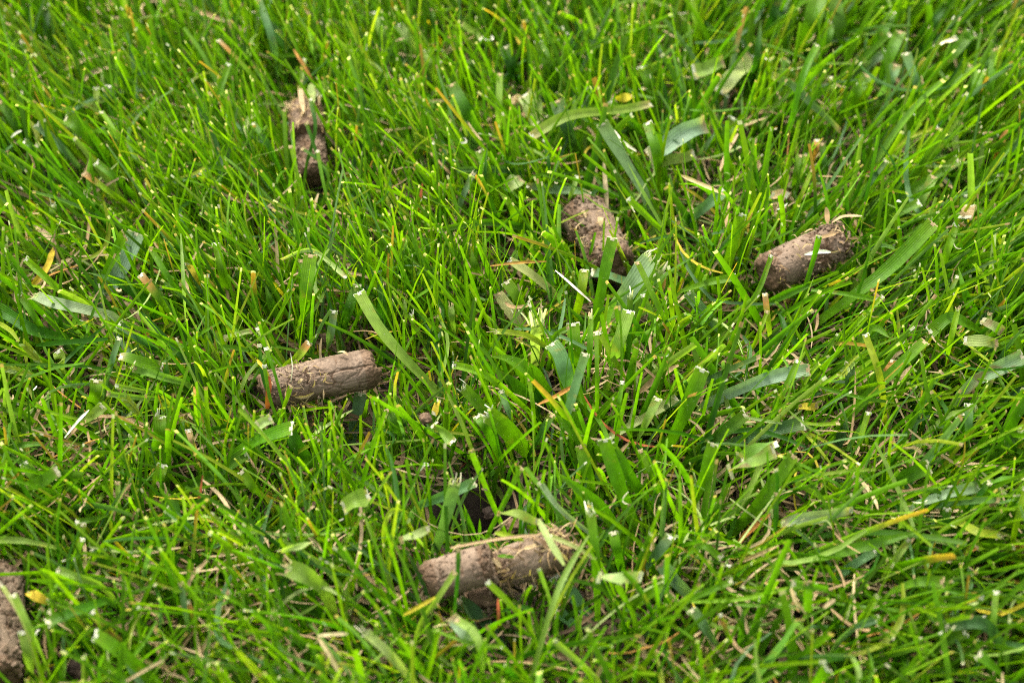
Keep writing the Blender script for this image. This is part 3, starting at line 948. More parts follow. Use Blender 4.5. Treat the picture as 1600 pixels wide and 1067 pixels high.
4|palegreen|c|28|620,1062;615,1010;608,960||pale narrow blade with tan tip left of the comb-tipped one
4|green|c|24|690,1062;640,980;572,910||thin blade leaning left near the comb-tipped one
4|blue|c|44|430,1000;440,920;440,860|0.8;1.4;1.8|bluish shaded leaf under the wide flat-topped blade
5|palegreen|c|56|480,790;300,605;180,460;92,305|1.6;2.8;3.6;4.2|long pale blade slanting across the cut end of the smooth core
5|mid|c|54|5,500;45,390;84,270||dark square-tipped blade right above the smooth core
5|dark|p|50|190,490;200,370;190,200||shaded blade behind the long pale slanting one
5|green|p|48|660,275;630,190;610,95||green blade in the middle grass above the white tuft
5|mid|p|44|800,245;812,180;827,108||dark short pointed blade above the white tuft
5|green|p|84|985,800;880,670;780,610;703,598|1.4;2.8;3.6;3.8|broad dark green leaf arching left in the centre of the picture
5|mid|p|58|880,810;810,720;738,660|1.4;2.6;3.2|second dark leaf below the central broad one, also arching left
5|bright|c|34|885,855;720,710;620,660;530,638|1.8;3.2;3.7;3.8|bright folded blade arching left beneath the central leaves
5|blue|c|74|1085,830;1050,690;1020,590;985,542|1.6;3;3.8;4|blue-green arching blade with pale top in the centre
5|green|c|62|1092,690;1090,570;1083,448||green upright blade right behind the blue-green arching one
5|green|c|54|1180,460;1225,230;1265,52|1.6;3.2;4.4|tall green square-cut blade standing before the crumbly core
5|bright|c|42|1085,440;1120,310;1135,200||bright square-tipped blade left of the tall square-cut one
5|grey|f|96|1230,460;1330,310;1442,150|1.2;2.6;3.6|wide blue-green blade with white ragged end right below the crumbly core
5|palegreen|f|84|1290,470;1380,340;1480,205|0.8;2;2.9|wide light green blade with tan ragged end behind the blue-green one
5|palegreen|c|58|1225,780;1280,580;1342,390||light blade rising beside the tall knobbly stem
5|dark|f|26|1328,720;1340,520;1346,325|1;2.8;4.2|dark stem topped by a tuft of white threads, right of centre
5|green|c|22|1193,965;1195,720;1192,490||thin straight stem right of the blue-green arching blade
5|bright|c|27|1385,800;1290,645;1203,488||bright thin blade slanting left behind the straight stem
5|green|f|27|1155,810;1160,600;1165,415||knobbly thin stem with brown frayed top right of centre
5|green|c|74|1480,1090;1590,870;1680,660|1;2.8;4.2|broad green blade leaning right with cream tip, in the right grass
5|palegreen|c|44|1360,1040;1420,910;1475,795||light narrow blade leaning right with pale chipped tip
5|green|c|20|1265,1010;1290,860;1310,718||thin blade leaning right in front of the tan dead leaf
5|green|f|90|890,1060;780,940;688,868|1;2.4;3.3|wide green blade with a comb of yellowish torn fibres at its end
5|green|c|44|745,1066;680,930;640,875||narrower blade beneath the yellow-combed one
5|green|f|56|800,1000;690,870;575,745|1;2.4;3.4|green blade with long pale tapering tip above the yellow-combed one
5|green|p|72|1215,1070;1100,965;990,855|1.2;2.8;3.8|broad bright pointed blade rising left below the centre
5|blue|c|44|1010,1045;1055,870;1140,588||bluish long blade leaning right in front of the arching one
5|dark|c|38|880,1060;930,970;985,870||dark blade leaning right below the central leaves
5|palegreen|t|20|630,1067;570,910;500,768|2;3.2;4|long pale thin blade arching right of the smooth core
5|palegreen|l|44|440,910;480,945;526,992|2.8;2.9;2.9|pale cutting lying below the round soil crumb
5|mid|c|50|300,1010;265,920;230,842||dark blade with pale notched tip below the smooth core's cut end
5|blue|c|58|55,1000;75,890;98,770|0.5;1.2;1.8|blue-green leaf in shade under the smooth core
5|orange|t|13|700,180;830,165;960,158|3.2;3.5;3.5|thin orange straw lying level in the middle grass
5|pale|c|48|985,295;890,220;788,155|2.2;2.8;3.1|pale yellow-green blade leaning left below the crumbly core
5|green|c|54|875,410;825,330;775,255||mid green blade leaning left above the white tuft
5|pale|l|54|845,475;790,390;735,312|1.6;2;2.2|pale broad dead blade lying under the white tuft
5|pale|f|66|905,570;908,500;915,455|2.2;3.2;3.9|snapped stem ending in a bright white tuft of fibres, centre
5|yellowgreen|f|32|960,552;860,500;730,485|3.2;3.8;3.9|yellow-green hollow stem bent left beside the white tuft
5|green|c|24|960,560;1000,500;1062,465|3;3.6;3.8|green narrow blade forking right from the bent hollow stem
5|tan|t|30|1390,765;1470,700;1572,638|2.2;2.6;2.9|tan-red dead leaf leaning right in the right grass
5|pale|c|42|1190,1005;1400,890;1560,792|1.6;2;2.2|pale yellow dead blade lying low under the tan-red one
5|tan|t|15|1470,705;1410,650;1348,605|2.6;2.9;3|thin brown straw lying over the tan-red leaf
5|white|t|11|1165,345;1080,270;1000,200|3.4;3.8;3.9|fine white thread lying in front of the crumbly core
5|green|c|27|1610,620;1490,390;1380,165||long green blade slanting left, right of the wide ragged pair
5|green|c|26|1535,620;1470,470;1408,315||green blade slanting left inside the longer parallel one
5|bright|f|20|345,510;342,460;337,405||bright blade with tall white tip in the middle grass
5|palegreen|f|30|530,480;520,420;516,370||pale blade with a tuft of white hairs in the middle grass
5|palegreen|f|20|305,450;303,400;302,345||thin blade with long white hair tip in the middle grass
5|yellow|l|28|460,800;448,835;438,865|2.8;2.7;2.6|yellow withered bit hanging at the lower end of the long pale blade
5|orange|t|20|1080,735;1000,785;918,822|3.4;3.4;3.2|orange-tipped dead strip across the blue-green arching blade
5|blue|c|28|850,1000;790,870;750,760||bluish thin blade under the second dark leaf
5|bright|t|13|680,330;678,160;675,-10||tall thin bright blade in the middle grass
5|blue|l|44|1170,205;1260,230;1350,252|1.9;2;1.9|blue-green blade lying level at the near end of the crumbly core
5|green|c|66|1070,1066;1090,960;1085,840|0.8;1.8;2.6|green leaf rising through the base of the arching blade
5|dark|p|44|900,940;910,850;930,670|0.8;1.6;2.6|dark leaf in shade behind the central broad leaf
5|bright|c|22|905,990;900,850;880,700||bright seed-like stem before the second dark leaf
6|bright|c|50|195,280;240,130;290,-60|1.2;2.8;4.2|wide bright square-topped blade left of the white-rooted core
6|green|p|44|180,325;90,215;0,108||green blade leaning left beside the wide square-topped one
6|green|c|38|15,300;140,258;262,232|2.8;3.4;3.6|green blade lying level with white tip left of the white-rooted core
6|blue|c|54|275,540;150,430;45,305|1;2.2;2.8|blue-green arched blade below the level one
6|green|c|72|640,450;820,315;980,190;1180,-15|1.2;2.6;3.4;4.4|long broad blade sweeping up right from the white-rooted core
6|green|p|38|350,385;500,310;690,236|1.8;2.8;3.4|pointed blade below the near end of the white-rooted core
6|green|c|24|615,292;760,308;915,335|3.2;3.3;3.2|narrow blade lying level right below the white-rooted core
6|green|p|48|1405,470;1335,325;1294,180||dark tapering pointed blade in the right grass
6|green|c|24|1180,460;1240,340;1292,230||narrow blade meeting the dark tapering one
6|green|c|58|1410,492;1320,440;1250,420;1165,485|2.4;3.2;3.4;3.2|arched broad blade bowing over with chipped white edge at right
6|pale|l|48|1325,522;1400,530;1475,535|3.2;3.3;3.2|short pale cutting torn at both ends at right
6|pale|l|44|1408,430;1450,460;1500,480|3.4;3.4;3.3|small pale scrap above the torn short cutting at right
6|grey|c|74|1370,712;1480,655;1592,598|2.8;3.2;3.4|wide grey-green blade with brown bruised end at the right edge
6|green|c|58|1325,750;1315,715;1312,680|1.8;2.4;2.8|folded cup-shaped blade top left of the bruised wide blade
6|blue|c|40|1345,1070;1342,940;1343,820||blue-green upright blade with a forked white scrap stuck on it
6|pale|c|26|1440,970;1410,900;1375,830||pale yellowish narrow blade beside the blue-green upright one
6|grey|c|62|130,815;350,722;480,682;602,660|2;3;3.4;3.6|wide grey-green blade lying to the right with white squared tip
6|green|c|54|690,1010;800,860;950,710;1142,530|1;2.4;3.4;4.2|long green blade sweeping up right across the right grass
6|bluedark|c|46|785,860;790,740;792,630||blue-green upright blade crossing the long sweeping one
6|yellowgreen|c|33|960,940;935,700;868,498||yellow-green upright blade with brown marks in the right grass
6|green|c|26|395,1000;470,800;552,620||green stem leaning right before the wide grey-green level blade
6|bluedark|c|66|225,1010;400,950;578,908|1.8;2.4;2.8|dark blue-green blade lying right, below the grey-green level one
6|mid|c|58|55,1066;180,970;312,868|1.6;2.6;3.2|mid green broad blade under the pale narrow strip
6|bright|c|22|350,1035;300,940;233,835||bright thin blade leaning left below the grey-green level one
6|green|c|26|150,530;300,385;370,290;428,132|1.8;2.8;3.6;4.2|green stem crossing the near end of the white-rooted core
6|green|c|27|590,265;625,150;652,42|2.4;3.2;4.2|dark green blade standing before the white root
6|bright|p|19|490,545;560,390;630,225||bright thin pointed blade below the white-rooted core
6|bright|c|19|300,655;360,520;410,390||thin bright blade leaning right left of the tan-tipped one
6|yellowgreen|y|27|432,565;415,430;402,310||yellow-green upright blade with tan tip under the white-rooted core
6|bright|c|24|650,625;800,470;945,322||bright narrow blade slanting right below the white-rooted core
6|bright|f|27|1215,720;1255,540;1292,380||bright stem with white ragged top at right
6|palegreen|c|24|1418,615;1430,500;1442,400||pale upright blade near the right edge with cream tip
6|bright|c|27|1398,840;1430,750;1465,658||bright blade leaning right at the bruised wide blade
6|pale|t|20|1435,335;1450,160;1470,-10||tall pale thin blade near the right edge
6|bright|c|34|1190,340;1235,140;1285,-10||bright blade rising at right of the long broad sweeping one
6|orange|l|46|955,690;972,650;990,618|2.4;2.6;2.7|small burnt orange leaf bit in the right grass
6|yellow|l|38|560,835;600,830;642,830|2.4;2.5;2.5|short yellow-orange blade end under the grey-green level blade
6|straw|t|22|960,805;1015,720;1080,640|2.2;2.6;2.8|tan straw leaning right in the right grass
6|green|c|68|1480,1066;1540,900;1620,760|1.2;2.6;3.6|broad green blade leaning out over the right edge
6|mid|f|54|1440,1070;1510,1010;1580,960|2;2.8;3.2|green blade with ragged pale corner near the right edge
6|pale|t|15|480,908;400,895;308,880|3.2;3.4;3.4|narrow pale strip lying over the mid green broad blade
6|bright|c|22|580,905;650,915;740,908|2.8;3;3|bright short blade pointing right with cream end
6|bluedark|p|58|715,1066;760,960;785,880|0.8;1.6;2.2|dark bluish leaf at the foot of the long sweeping blade
6|palegreen|l|54|295,1070;370,1035;455,1005|3;3.3;3.5|light green cutting with white ragged right end
6|green|p|40|820,560;900,470;985,515|2.4;3;3.2|small green bent blade in the right grass
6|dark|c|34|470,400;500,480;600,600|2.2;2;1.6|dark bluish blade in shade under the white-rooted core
6|bright|c|30|870,960;840,1000;880,860||bright yellow-green stub in the right grass, below the sweeping blade
6|green|t|18|640,735;850,790;1000,812|3.2;3.2;3|thin level stem crossing the blue-green upright blade
7|green|c|70|730,1075;570,935;440,845|2.4;3.6;4.4|broad blurred green blade with whitish tip at the bottom left
7|mid|c|52|490,685;350,735;222,788|3;3.9;4|dark green blade lying level with pale rounded tip near the corner core
7|palegreen|f|84|1490,625;1420,570;1340,535|3;3.8;4|broad yellowish blade end with frayed white edge, bottom middle-left
7|pale|l|34|1290,455;1360,440;1445,420|3.9;4;4|pale cutting lying level below the wide ribbed grass, bottom left half
7|palegreen|c|34|245,1070;150,850;62,660||long pale arching blade beside the corner core
7|pale|f|24|200,1070;110,790;10,620|2;3.4;4|whitish torn blade arching across the corner core
7|palegreen|c|44|160,1070;130,940;105,830||light broad blade right of the corner core
7|palegreen|c|34|260,442;120,412;-15,402|2.6;3;2.9|light blade lying level toward the left edge, above the corner core
7|green|c|54|690,210;725,130;752,58||wide upright blade with pale crescent tip in the lower left grass
7|bluedark|f|82|810,340;795,270;780,208|1;1.8;2.4|wide dark bluish blade with ragged pale top in the lower left grass
7|blue|c|38|1020,475;900,365;772,262||straight light blue-green blade slanting left in the lower left grass
7|palegreen|c|24|550,310;547,220;544,138||pale narrow upright blade in the lower left grass
7|green|c|50|1265,280;1190,180;1118,88||green blade with rounded pale tip below the smooth core's left half
7|mid|p|48|760,555;800,515;835,465|1.4;2;2.4|dark short leaf in the lower left grass
7|yellow|t|22|1390,230;1350,110;1318,-10||yellow dead stem standing below the smooth core
7|red|t|15|890,420;915,260;938,105||red-brown dead stem in the lower left grass
7|tan|t|20|865,660;890,575;960,498|3;3.4;3.7|tan bent straw forming an angle, bottom left grass
7|bright|y|28|940,870;905,790;868,690||bright blade with yellow-tan bent top below the angled straw
7|blue|c|27|885,910;860,760;838,605||bluish thin blade in the bottom left grass
7|green|c|38|365,470;375,400;382,330||short green blade with tan top, lower left grass
7|bright|c|32|335,520;360,460;382,400||bright short blade beside the tan-topped one
7|mid|l|50|510,545;470,490;435,440|1.8;2.2;2.4|dark green blade piece lying in shade, lower left grass
7|mid|c|58|830,170;1000,95;1140,5|1.2;2;2.6|broad shaded blade leaning right beneath the curled-tip blade
7|green|c|50|230,225;170,130;115,48||wide green blade leaning left near the left edge
7|green|l|50|115,165;190,140;268,90|2.8;3.2;3.4|folded leaf with tan torn edge near the left edge
7|yellowgreen|c|44|560,900;490,810;425,740||yellowish blade leaning left in the bottom left grass
7|straw|t|22|1478,855;1530,940;1580,1035|4.2;4;3.6|pale straw slanting down at the bottom edge
7|straw|t|18|1470,847;1540,842;1610,838|4.2;4.3;4.2|tan straw lying level meeting the pale slanting one
7|palegreen|c|38|455,605;360,575;268,545|2.8;3.3;3.4|light blade pointing left with squared end above the corner core
7|yellow|l|42|130,650;170,665;225,690|3;3.1;3|yellow folded leaf bit near the corner core
7|green|c|30|500,290;430,310;355,322|2.4;2.7;2.7|green short blade lying level in the lower left grass
7|green|c|30|800,700;740,560;700,590|1.6;2.6;3|green bent blade in the bottom left grass
7|green|c|26|1120,700;1075,560;1035,395||thin upright blade in the bottom left grass
7|bright|c|22|1330,640;1220,530;1090,420||bright thin blade slanting left at the bottom left
7|mid|c|44|1560,700;1500,760;1300,640|1.2;1.6;2.4|shaded green blade below the frayed yellowish one
8|blue|f|58|440,460;490,310;532,150|1.4;2.8;4|broad bluish blade with white shredded tip left of the dark hole
8|blue|c|52|375,240;500,195;625,138|2.2;2.8;3.1|bluish blade lying right behind the shredded-tip one
8|pale|l|38|285,408;350,385;412,355|3.9;4;4|pale cutting lying level left of the dark hole
8|green|c|28|660,425;760,240;845,72|1.4;3;4.4|green blade leaning right across the dark hole
8|bright|c|28|765,365;690,190;612,-10|1.2;3;4.5|yellow-green blade leaning left across the dark hole
8|palegreen|l|40|735,275;820,290;920,315|4;4.2;4.2|light green blade bent over above the broken core
8|pale|t|32|920,308;970,405;1042,522|4.2;4.2;4|pale straw half of the bent-over blade lying on the broken core
8|straw|t|13|515,440;730,400;945,375|4;4.1;4|long thin straw lying across the broken core's far side
8|pale|c|22|1190,495;1090,435;975,385|3.6;4;4|pale straw stuck to the rear end of the broken core
8|green|p|66|1300,370;1180,230;1008,92|1.4;3;4.2|broad bright pointed blade behind the broken core's rear end
8|green|c|70|1375,370;1300,160;1230,-60|1;2.8;4.2|broad green blade right of the pointed one, rising out of the low middle
8|green|c|66|1440,260;1330,90;1250,-30|1.2;2.6;3.6|broad green blade leaning left beside the other broad one
8|green|c|56|1180,215;1150,100;1120,-30||green blade behind the broad pointed one
8|grey|c|28|1175,385;1020,260;928,138|2;3.2;4|thin grey-blue blade slanting left behind the broken core
8|green|f|46|1195,710;1185,470;1165,285|1.6;3.4;4.4|stout stem with torn cream top standing right of the broken core
8|pale|l|58|1200,580;1295,580;1395,578|4.2;4.3;4.2|flat pale green scrap ragged at both ends, right of the broken core
8|bluedark|c|56|1395,570;1470,475;1535,392||dark blue-green blade leaning right beyond the ragged flat scrap
8|green|c|46|1310,560;1290,460;1270,370||green upright blade behind the ragged flat scrap
8|green|c|66|1365,705;1440,650;1510,598|1.6;2.4;2.8|broad green leaf low beside the ragged flat scrap
8|green|c|54|1360,730;1320,660;1290,600|2.4;3.2;3.8|green folded blade beneath the ragged flat scrap
8|blue|c|72|1160,770;1080,660;1005,570|0.8;1.4;1.8|flat bluish leaf with brown specks before the broken core's rear end
8|blue|c|68|1110,840;1060,780;1005,735|0.8;1.2;1.6|ribbed bluish leaf below the speckled one
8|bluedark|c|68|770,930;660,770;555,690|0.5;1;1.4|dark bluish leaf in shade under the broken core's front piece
8|dark|c|21|535,720;548,570;552,450|2.8;3.8;4.6|dark narrow blade standing before the broken core's front piece
8|palegreen|c|29|380,780;460,670;535,555|2.8;3.8;4.4|pale-tipped blade leaning right across the broken core's front end
8|palegreen|t|27|885,1066;985,720;1060,540;1155,382|1.8;3.4;4;4.5|very long light blade sweeping up right before the broken core
8|bright|c|29|875,800;780,690;688,600|3;3.8;4.3|bright blade with white cap before the joint of the broken core
8|palegreen|c|34|1190,1045;1090,950;1000,868|2.8;3.6;4.1|light green blade with pale cap leaning left, bottom middle
8|palegreen|c|42|665,1070;655,920;620,830;545,775|2.4;3.6;4;4|light green blade bowing over at the bottom middle
8|grey|l|64|620,890;580,830;525,760|2.6;3;3.2|pale bluish scrap lying behind the bowed light blade
8|yellow|t|18|298,752;370,712;445,668|3.2;3.6;3.8|yellow straw under the front end of the broken core
8|pale|f|46|345,1062;240,940;128,835|2.4;3.6;4.2|pale green blade with tan shredded tip at the bottom edge
8|bright|t|17|1580,545;1578,300;1576,60||tall thin bright stem right of the broken core
8|red|t|14|738,810;737,740;735,675|1.8;2.2;2.4|thin red-brown straw under the joint of the broken core
8|grey|c|66|1620,660;1550,590;1488,515|1.2;2;2.6|pale bluish broad blade beyond the ragged flat scrap
8|yellowgreen|t|24|722,370;790,385;855,408|3.6;3.8;3.7|short yellow-green piece lying on the broken core's far rim
8|yellowgreen|t|23|205,430;215,320;250,265;315,272|2.6;3.6;3.9;3.8|thin yellow-green loop left of the dark hole
8|palegreen|c|22|975,680;950,610;925,538|2.4;3;3.6|light stubby blade before the rear half of the broken core
8|palegreen|l|76|20,255;70,230;135,200|3.4;3.6;3.6|ragged pale green leaf scrap with brown end, far left of the hole
8|green|c|22|430,820;600,880;760,900|3.2;3.6;3.4|thin green blade lying level at the bottom middle
8|green|p|30|640,440;600,310;575,235|0.6;1.8;2.8|thin shaded blade at the left lip of the dark hole
8|green|p|18|645,400;648,355;650,305|1.2;1.8;2.4|small green shoot at the mouth of the dark hole
8|green|c|24|1500,240;1450,120;1395,-10||thin green blade right of the broad pair, low middle
9|palegreen|l|70|235,92;340,50;440,-5|3.6;3.8;3.8|light green cutting with brown spotted end in the lower right grass
9|dark|c|26|440,450;453,320;455,190|1.6;3;3.8|dark round stem with pale node standing in the lower right grass
9|dark|c|18|457,185;458,130;450,78|3.8;4.2;4.6|white-tipped top joint of the dark round stem
9|green|c|62|230,395;390,210;535,15|1.2;2.8;4.2|broad green blade leaning right past the dark round stem
9|grey|l|52|480,335;620,290;800,272|3;3.2;3.1|half rotten green-brown leaf beside the dark round stem
9|orange|p|32|305,385;370,330;432,280|1.8;2.2;2.4|orange dead leaf behind the dark round stem
9|mid|c|70|945,180;1050,115;1160,65|1.6;2.6;3.2|broad green blade lying right in the lower right grass
9|green|p|58|510,505;700,470;900,425;1165,348|1.6;2.6;3.2;3.6|long pointed blade lying far right across the lower right grass
9|blue|c|48|685,615;800,530;915,455|1.4;2;2.4|bluish blade beneath the long pointed one
9|palegreen|p|34|1025,470;1035,320;1033,165||light upright pointed blade crossing the long pointed one
9|green|p|26|1020,320;880,130;748,5||green thin blade slanting left in the lower right grass
9|palegreen|c|33|920,650;990,515;1065,402||light curled blade with pale tip in the lower right grass
9|grey|f|52|1110,240;1250,190;1385,155|2.6;3;3.1|bluish blade with torn tan end near the right edge
9|yellowgreen|f|46|1305,325;1390,370;1485,385|2.8;3;2.8|yellow-green leaf with ragged brown edge near the right edge
9|green|c|46|600,735;600,660;598,600|4;4.7;5.2|blurred green blade stub raised close to the lens, lower right
9|green|c|42|690,630;610,615;530,605|4.9;5.1;5.1|blurred level green blade topping the raised stub
9|blue|c|58|350,1066;460,920;565,775|1.6;3;4.2|light blue-green blade with pale tip leaning right at the bottom
9|blue|c|62|200,945;125,820;60,730||blue-green blade leaning left at the bottom, right of the middle
9|mid|p|36|285,935;295,800;305,680||dark pointed blade by the blue-green left-leaning one
9|bright|t|24|60,692;300,678;520,622|3.2;3.6;3.6|long thin blade lying right, ending in pale straw
9|straw|t|18|520,622;545,690;590,745|3.6;3.4;3|pale kinked straw at the end of the long thin blade
9|green|t|18|260,702;400,710;520,722|3.2;3.3;3.2|thin green blade under the pale-ended one
9|green|t|18|880,680;1150,695;1450,722|3;3.2;3|very long thin blade lying level toward the right edge
9|green|c|29|0,700;120,650;245,595|3.2;3.9;4.2|green blurred blade with cream dot, bottom middle right
9|green|c|34|40,480;120,438;195,485|3;3.4;3.2|arched green blade low beside the stout torn stem
9|palegreen|c|29|1450,965;1460,800;1472,645||light upright stalk with white tip near the bottom right corner
9|bluedark|c|58|1520,930;1440,810;1370,785;1240,800|2;3;3.2;3|bluish blade arching left near the bottom right corner
9|green|c|52|990,645;1110,600;1225,600|2.6;3.2;3.3|green rolled blade with pale curled tip, lower right grass
9|green|c|24|1190,628;1300,650;1405,672|2.8;3;2.9|thin green blade lying right with cream dot, lower right
9|green|c|58|625,1075;660,1035;692,1000|3.4;4;4.4|blurred blade end with pale tip at the bottom edge
9|dark|c|38|1238,460;1240,340;1245,260|1.6;2.4;3|dark upright blade with tan tip, lower right grass
9|bright|c|27|1520,540;1560,350;1605,165||bright blade leaning right at the right edge, lower half
9|green|c|56|1490,1020;1440,980;1390,935|3;3.4;3.6|blurred green blade end at the bottom right corner
9|tan|t|18|270,510;370,470;465,428|2.6;3;3.2|tan-brown straw slanting right beside the dark round stem
9|tan|t|18|400,600;470,640;560,735|2.6;2.8;2.4|tan straw slanting down in the bottom right grass
9|bright|c|32|795,840;860,750;922,665||bright blade with pale tip leaning right at the bottom right
9|blue|c|38|815,805;870,785;925,768|2.8;3;3.1|bluish short blade end with white tip at the bottom right
9|dark|c|32|1310,310;1380,220;1440,140|2;3;3.6|dark stem with white node near the right edge
9|green|p|32|1440,150;1500,125;1572,108|3;3.2;3.2|green pointed blade lying right beside the white-noded stem
9|orange|t|15|1285,505;1400,435;1610,430|1.8;2.2;2.2|orange dead strand curving toward the right edge
9|orange|t|13|870,850;1030,795;1165,700|2.2;2.4;2.6|orange dead strand curving through the bottom right grass
9|bright|y|24|275,935;230,850;195,750||bright blade with orange tip at the bottom, right of the middle
9|green|c|54|30,290;110,140;160,-40|1;2.6;3.8|green blade leaning right from beside the stout torn stem
9|mid|c|50|1100,980;1230,880;1330,830|1.2;2;2.6|broad shaded blade under the bluish arching one
9|green|c|40|1600,330;1500,400;1380,440|1.4;2;2.4|green blade lying left at the right edge
9|palegreen|c|30|200,330;300,230;390,40|1.4;2.4;3|pale blade behind the broad right-leaning one
'''

ORIG = {1: (0, 0), 2: (530, 0), 3: (1060, 0), 4: (0, 355), 5: (530, 355), 6: (1060, 355), 7: (0, 707), 8: (530, 707), 9: (1060, 707)}
ZOOM = 1600 / 540.0
DEAD = {'straw', 'tan', 'orange', 'red', 'brown', 'white', 'yellow'}


def tip_fibres(tip, T, side, nor, w, r, long_):
    """Torn whitish fibres at the cut end of a blade."""
    if long_:
        n = max(4, int(w / 0.0007) + 2)
    else:
        n = max(4, int(w / 0.0004) + 1)
    parts = []
    q = r.random()
    tone = PAL['white'] * 0.9 if q < 0.4 else PAL['tip'] * 0.9 if q < 0.75 else PAL['straw']
    skew = r.uniform(-0.25, 0.25)
    for i in range(n):
        x = (i + 0.5) / n - 0.5
        if long_:
            l = r.uniform(0.2, 1.0) ** 2 * 0.0046
            wd = w / n * r.uniform(0.6, 1.25)
            sp, fl = r.uniform(0.6, 1.5), r.uniform(-0.9, 0.9)
        else:
            l = r.uniform(0.35, 1.0) * 0.00055 + max(0, skew * x) * w * 0.5
            wd = w / n * 1.7
            sp, fl = 1.0, r.uniform(-0.5, 0.5)
        p0 = tip + side * (x * w) - T * 0.0008
        p1 = tip + side * (x * w * 1.02) + T * l * 0.4
        p2 = tip + side * (x * w * sp) + T * l + nor * fl * l
        P, _ = resample([p0, p1, p2], 5)
        t = np.linspace(0, 1, 5)
        W = wd * (1 - 0.5 * t)
        k = np.repeat((tone * r.uniform(0.8, 1.08))[None], 5, 0)
        if long_:
            k[:2] = PAL['pale']
        V, F, C, U = ribbons((P + nor * 0.00012)[None], W[None], nor[None], k[None], cross=3, cup=0.2)
        parts.append((V, F, C, U))
    return join(parts)


def build_blade(line):
    reg, kind, shape, wz, pts, hs, label = line.split('|')
    ox, oy = ORIG[int(reg)]
    px = [tuple(float(c) for c in p.split(',')) for p in pts.split(';')]
    px = [(ox + a / ZOOM, oy + b / ZOOM) for a, b in px]
    r = random.Random(label)
    n = len(px)
    wpx = float(wz) / ZOOM
    loose = shape == 'l'
    # arc position of every traced point
    seg = [0]
    for i in range(1, n):
        seg.append(seg[-1] + math.hypot(px[i][0] - px[i - 1][0], px[i][1] - px[i - 1][1]))
    f = [s / seg[-1] for s in seg]
    if hs:
        H = [float(x) for x in hs.split(';')]
        H = list(np.interp(f, np.linspace(0, 1, len(H)), H))
    else:
        rise = max(px[0][1] - px[-1][1], 0)
        h1 = min(4.8, max(3.0, 1.2 + rise / 35.0 * 0.85))
        h0 = max(0.8, h1 - max(0.8, rise / 36.0))
        H = [h0 + (h1 - h0) * math.sin(x * math.pi / 2) ** 0.9 for x in f]
    P = [at(a, b, h * cm) for (a, b), h in zip(px, H)]
    m = 20
    Q, L = resample(P, m)
    if loose:
        tt = np.linspace(0, 1, m)
        Q[:, 2] += L * 0.07 * (np.sin(tt * math.pi) * r.uniform(-.3, 1) + 0.4 * np.sin(tt * 7 + r.random() * 6))
    zmid = np.linalg.norm(CAM - Q[m // 2])
    W0 = wpx / FPX * zmid
    rooted = not loose and not (kind in DEAD and shape == 't') and H[0] < 3.2
    # hidden foot: carry the blade on down to the soil
    if rooted:
        d = nrm(Q[0] - Q[2])
        root = []
        p = Q[0].copy()
        dd = d.copy()
        st = max(0.004, Q[0][2] / 4)
        for _ in range(12):
            dd = nrm(dd * 0.7 + np.array([0, 0.05, -0.6]))
            p = p + dd * st
            root.append(p.copy())
            if p[2] < -0.001:
                break
        Q = np.concatenate([np.array(root[::-1]), Q])
        nr = len(root)
    else:
        nr = 0
    s = len(Q)
    t = np.concatenate([np.linspace(-0.3, -0.02, nr), np.linspace(0, 1, m)])
    W = np.full(s, W0)
    if shape == 'p':
        W = W0 * np.clip(np.where(t < 0.45, 0.8 + 0.2 * np.maximum(t, 0) / 0.45, 1 - ((t - 0.45) / 0.55) ** 1.6), 0.03, 1)
    elif shape == 't':
        W = W0 * np.clip(np.minimum(0.55 + 2 * np.maximum(t, 0), 0.35 + 3.0 * (1 - t)), 0.3, 1)
    elif loose:
        W = W0 * (1 - 0.12 * np.cos(t * 5 + r.random() * 6)) * np.interp(t, [0, .08, .9, 1], [r.uniform(.8, 1), 1, 1, r.uniform(.8, 1)])
    else:
        W = W0 * np.clip(0.72 + 0.32 * np.maximum(t, 0), 0.6, 1.0) * np.where(t > 0.93, 0.97, 1)
    if nr:
        W[:nr] = np.linspace(0.45 * W[nr], W[nr], nr + 1)[:-1]
    # slow waviness of the edges and of the line
    W = W * (1 + 0.05 * np.sin(t * r.uniform(7, 14) + r.random() * 6))
    # facing: somewhere between the sky, the open side and chance
    toc = nrm(CAM - Q[-1])
    tw = r.gauss(0, 0.75 if loose else 0.36)
    jit = np.array([r.gauss(0, 1), r.gauss(0, 1), r.gauss(0, 1)]) * 0.22
    face = nrm(toc * 0.75 + np.array([0, 0, 0.35]) + jit)
    twist = tw * (t - 0.6) * 1.6
    c = PAL[kind] * np.array([r.uniform(.9, 1.12), r.uniform(.92, 1.09), r.uniform(.9, 1.1)])
    C = np.repeat(c[None], s, 0)
    live = kind not in DEAD
    if live:
        # paler towards the sheath, a little yellower towards the cut
        base = np.clip((0.1 - t) / 0.5, 0, 1)[:, None]
        C = C * (1 - 0.6 * base) + PAL['palegreen'] * 0.9 * 0.6 * base
        tipk = np.clip((t - 0.72) / 0.28, 0, 1)[:, None] ** 2
        C = C * (1 - 0.3 * tipk) + PAL['yellowgreen'] * 0.3 * tipk
    if shape == 'y':
        k = np.clip((t - 0.72) / 0.16, 0, 1)[:, None]
        tone = PAL['orange'] if kind != 'yellow' else PAL['yellow']
        C = C * (1 - k) + tone * k
        k = np.clip((t - 0.93) / 0.05, 0, 1)[:, None]
        C = C * (1 - k) + PAL['straw'] * k
    if loose and live:
        k = np.clip((0.12 - np.minimum(t, 1 - t)) / 0.1, 0, 1)[:, None] * 0.7
        C = C * (1 - k) + PAL['straw'] * k
    if not live:
        C = C * (1 + 0.22 * np.sin(t * 11 + r.random() * 6) * np.sin(t * 23 + 1))[:, None]
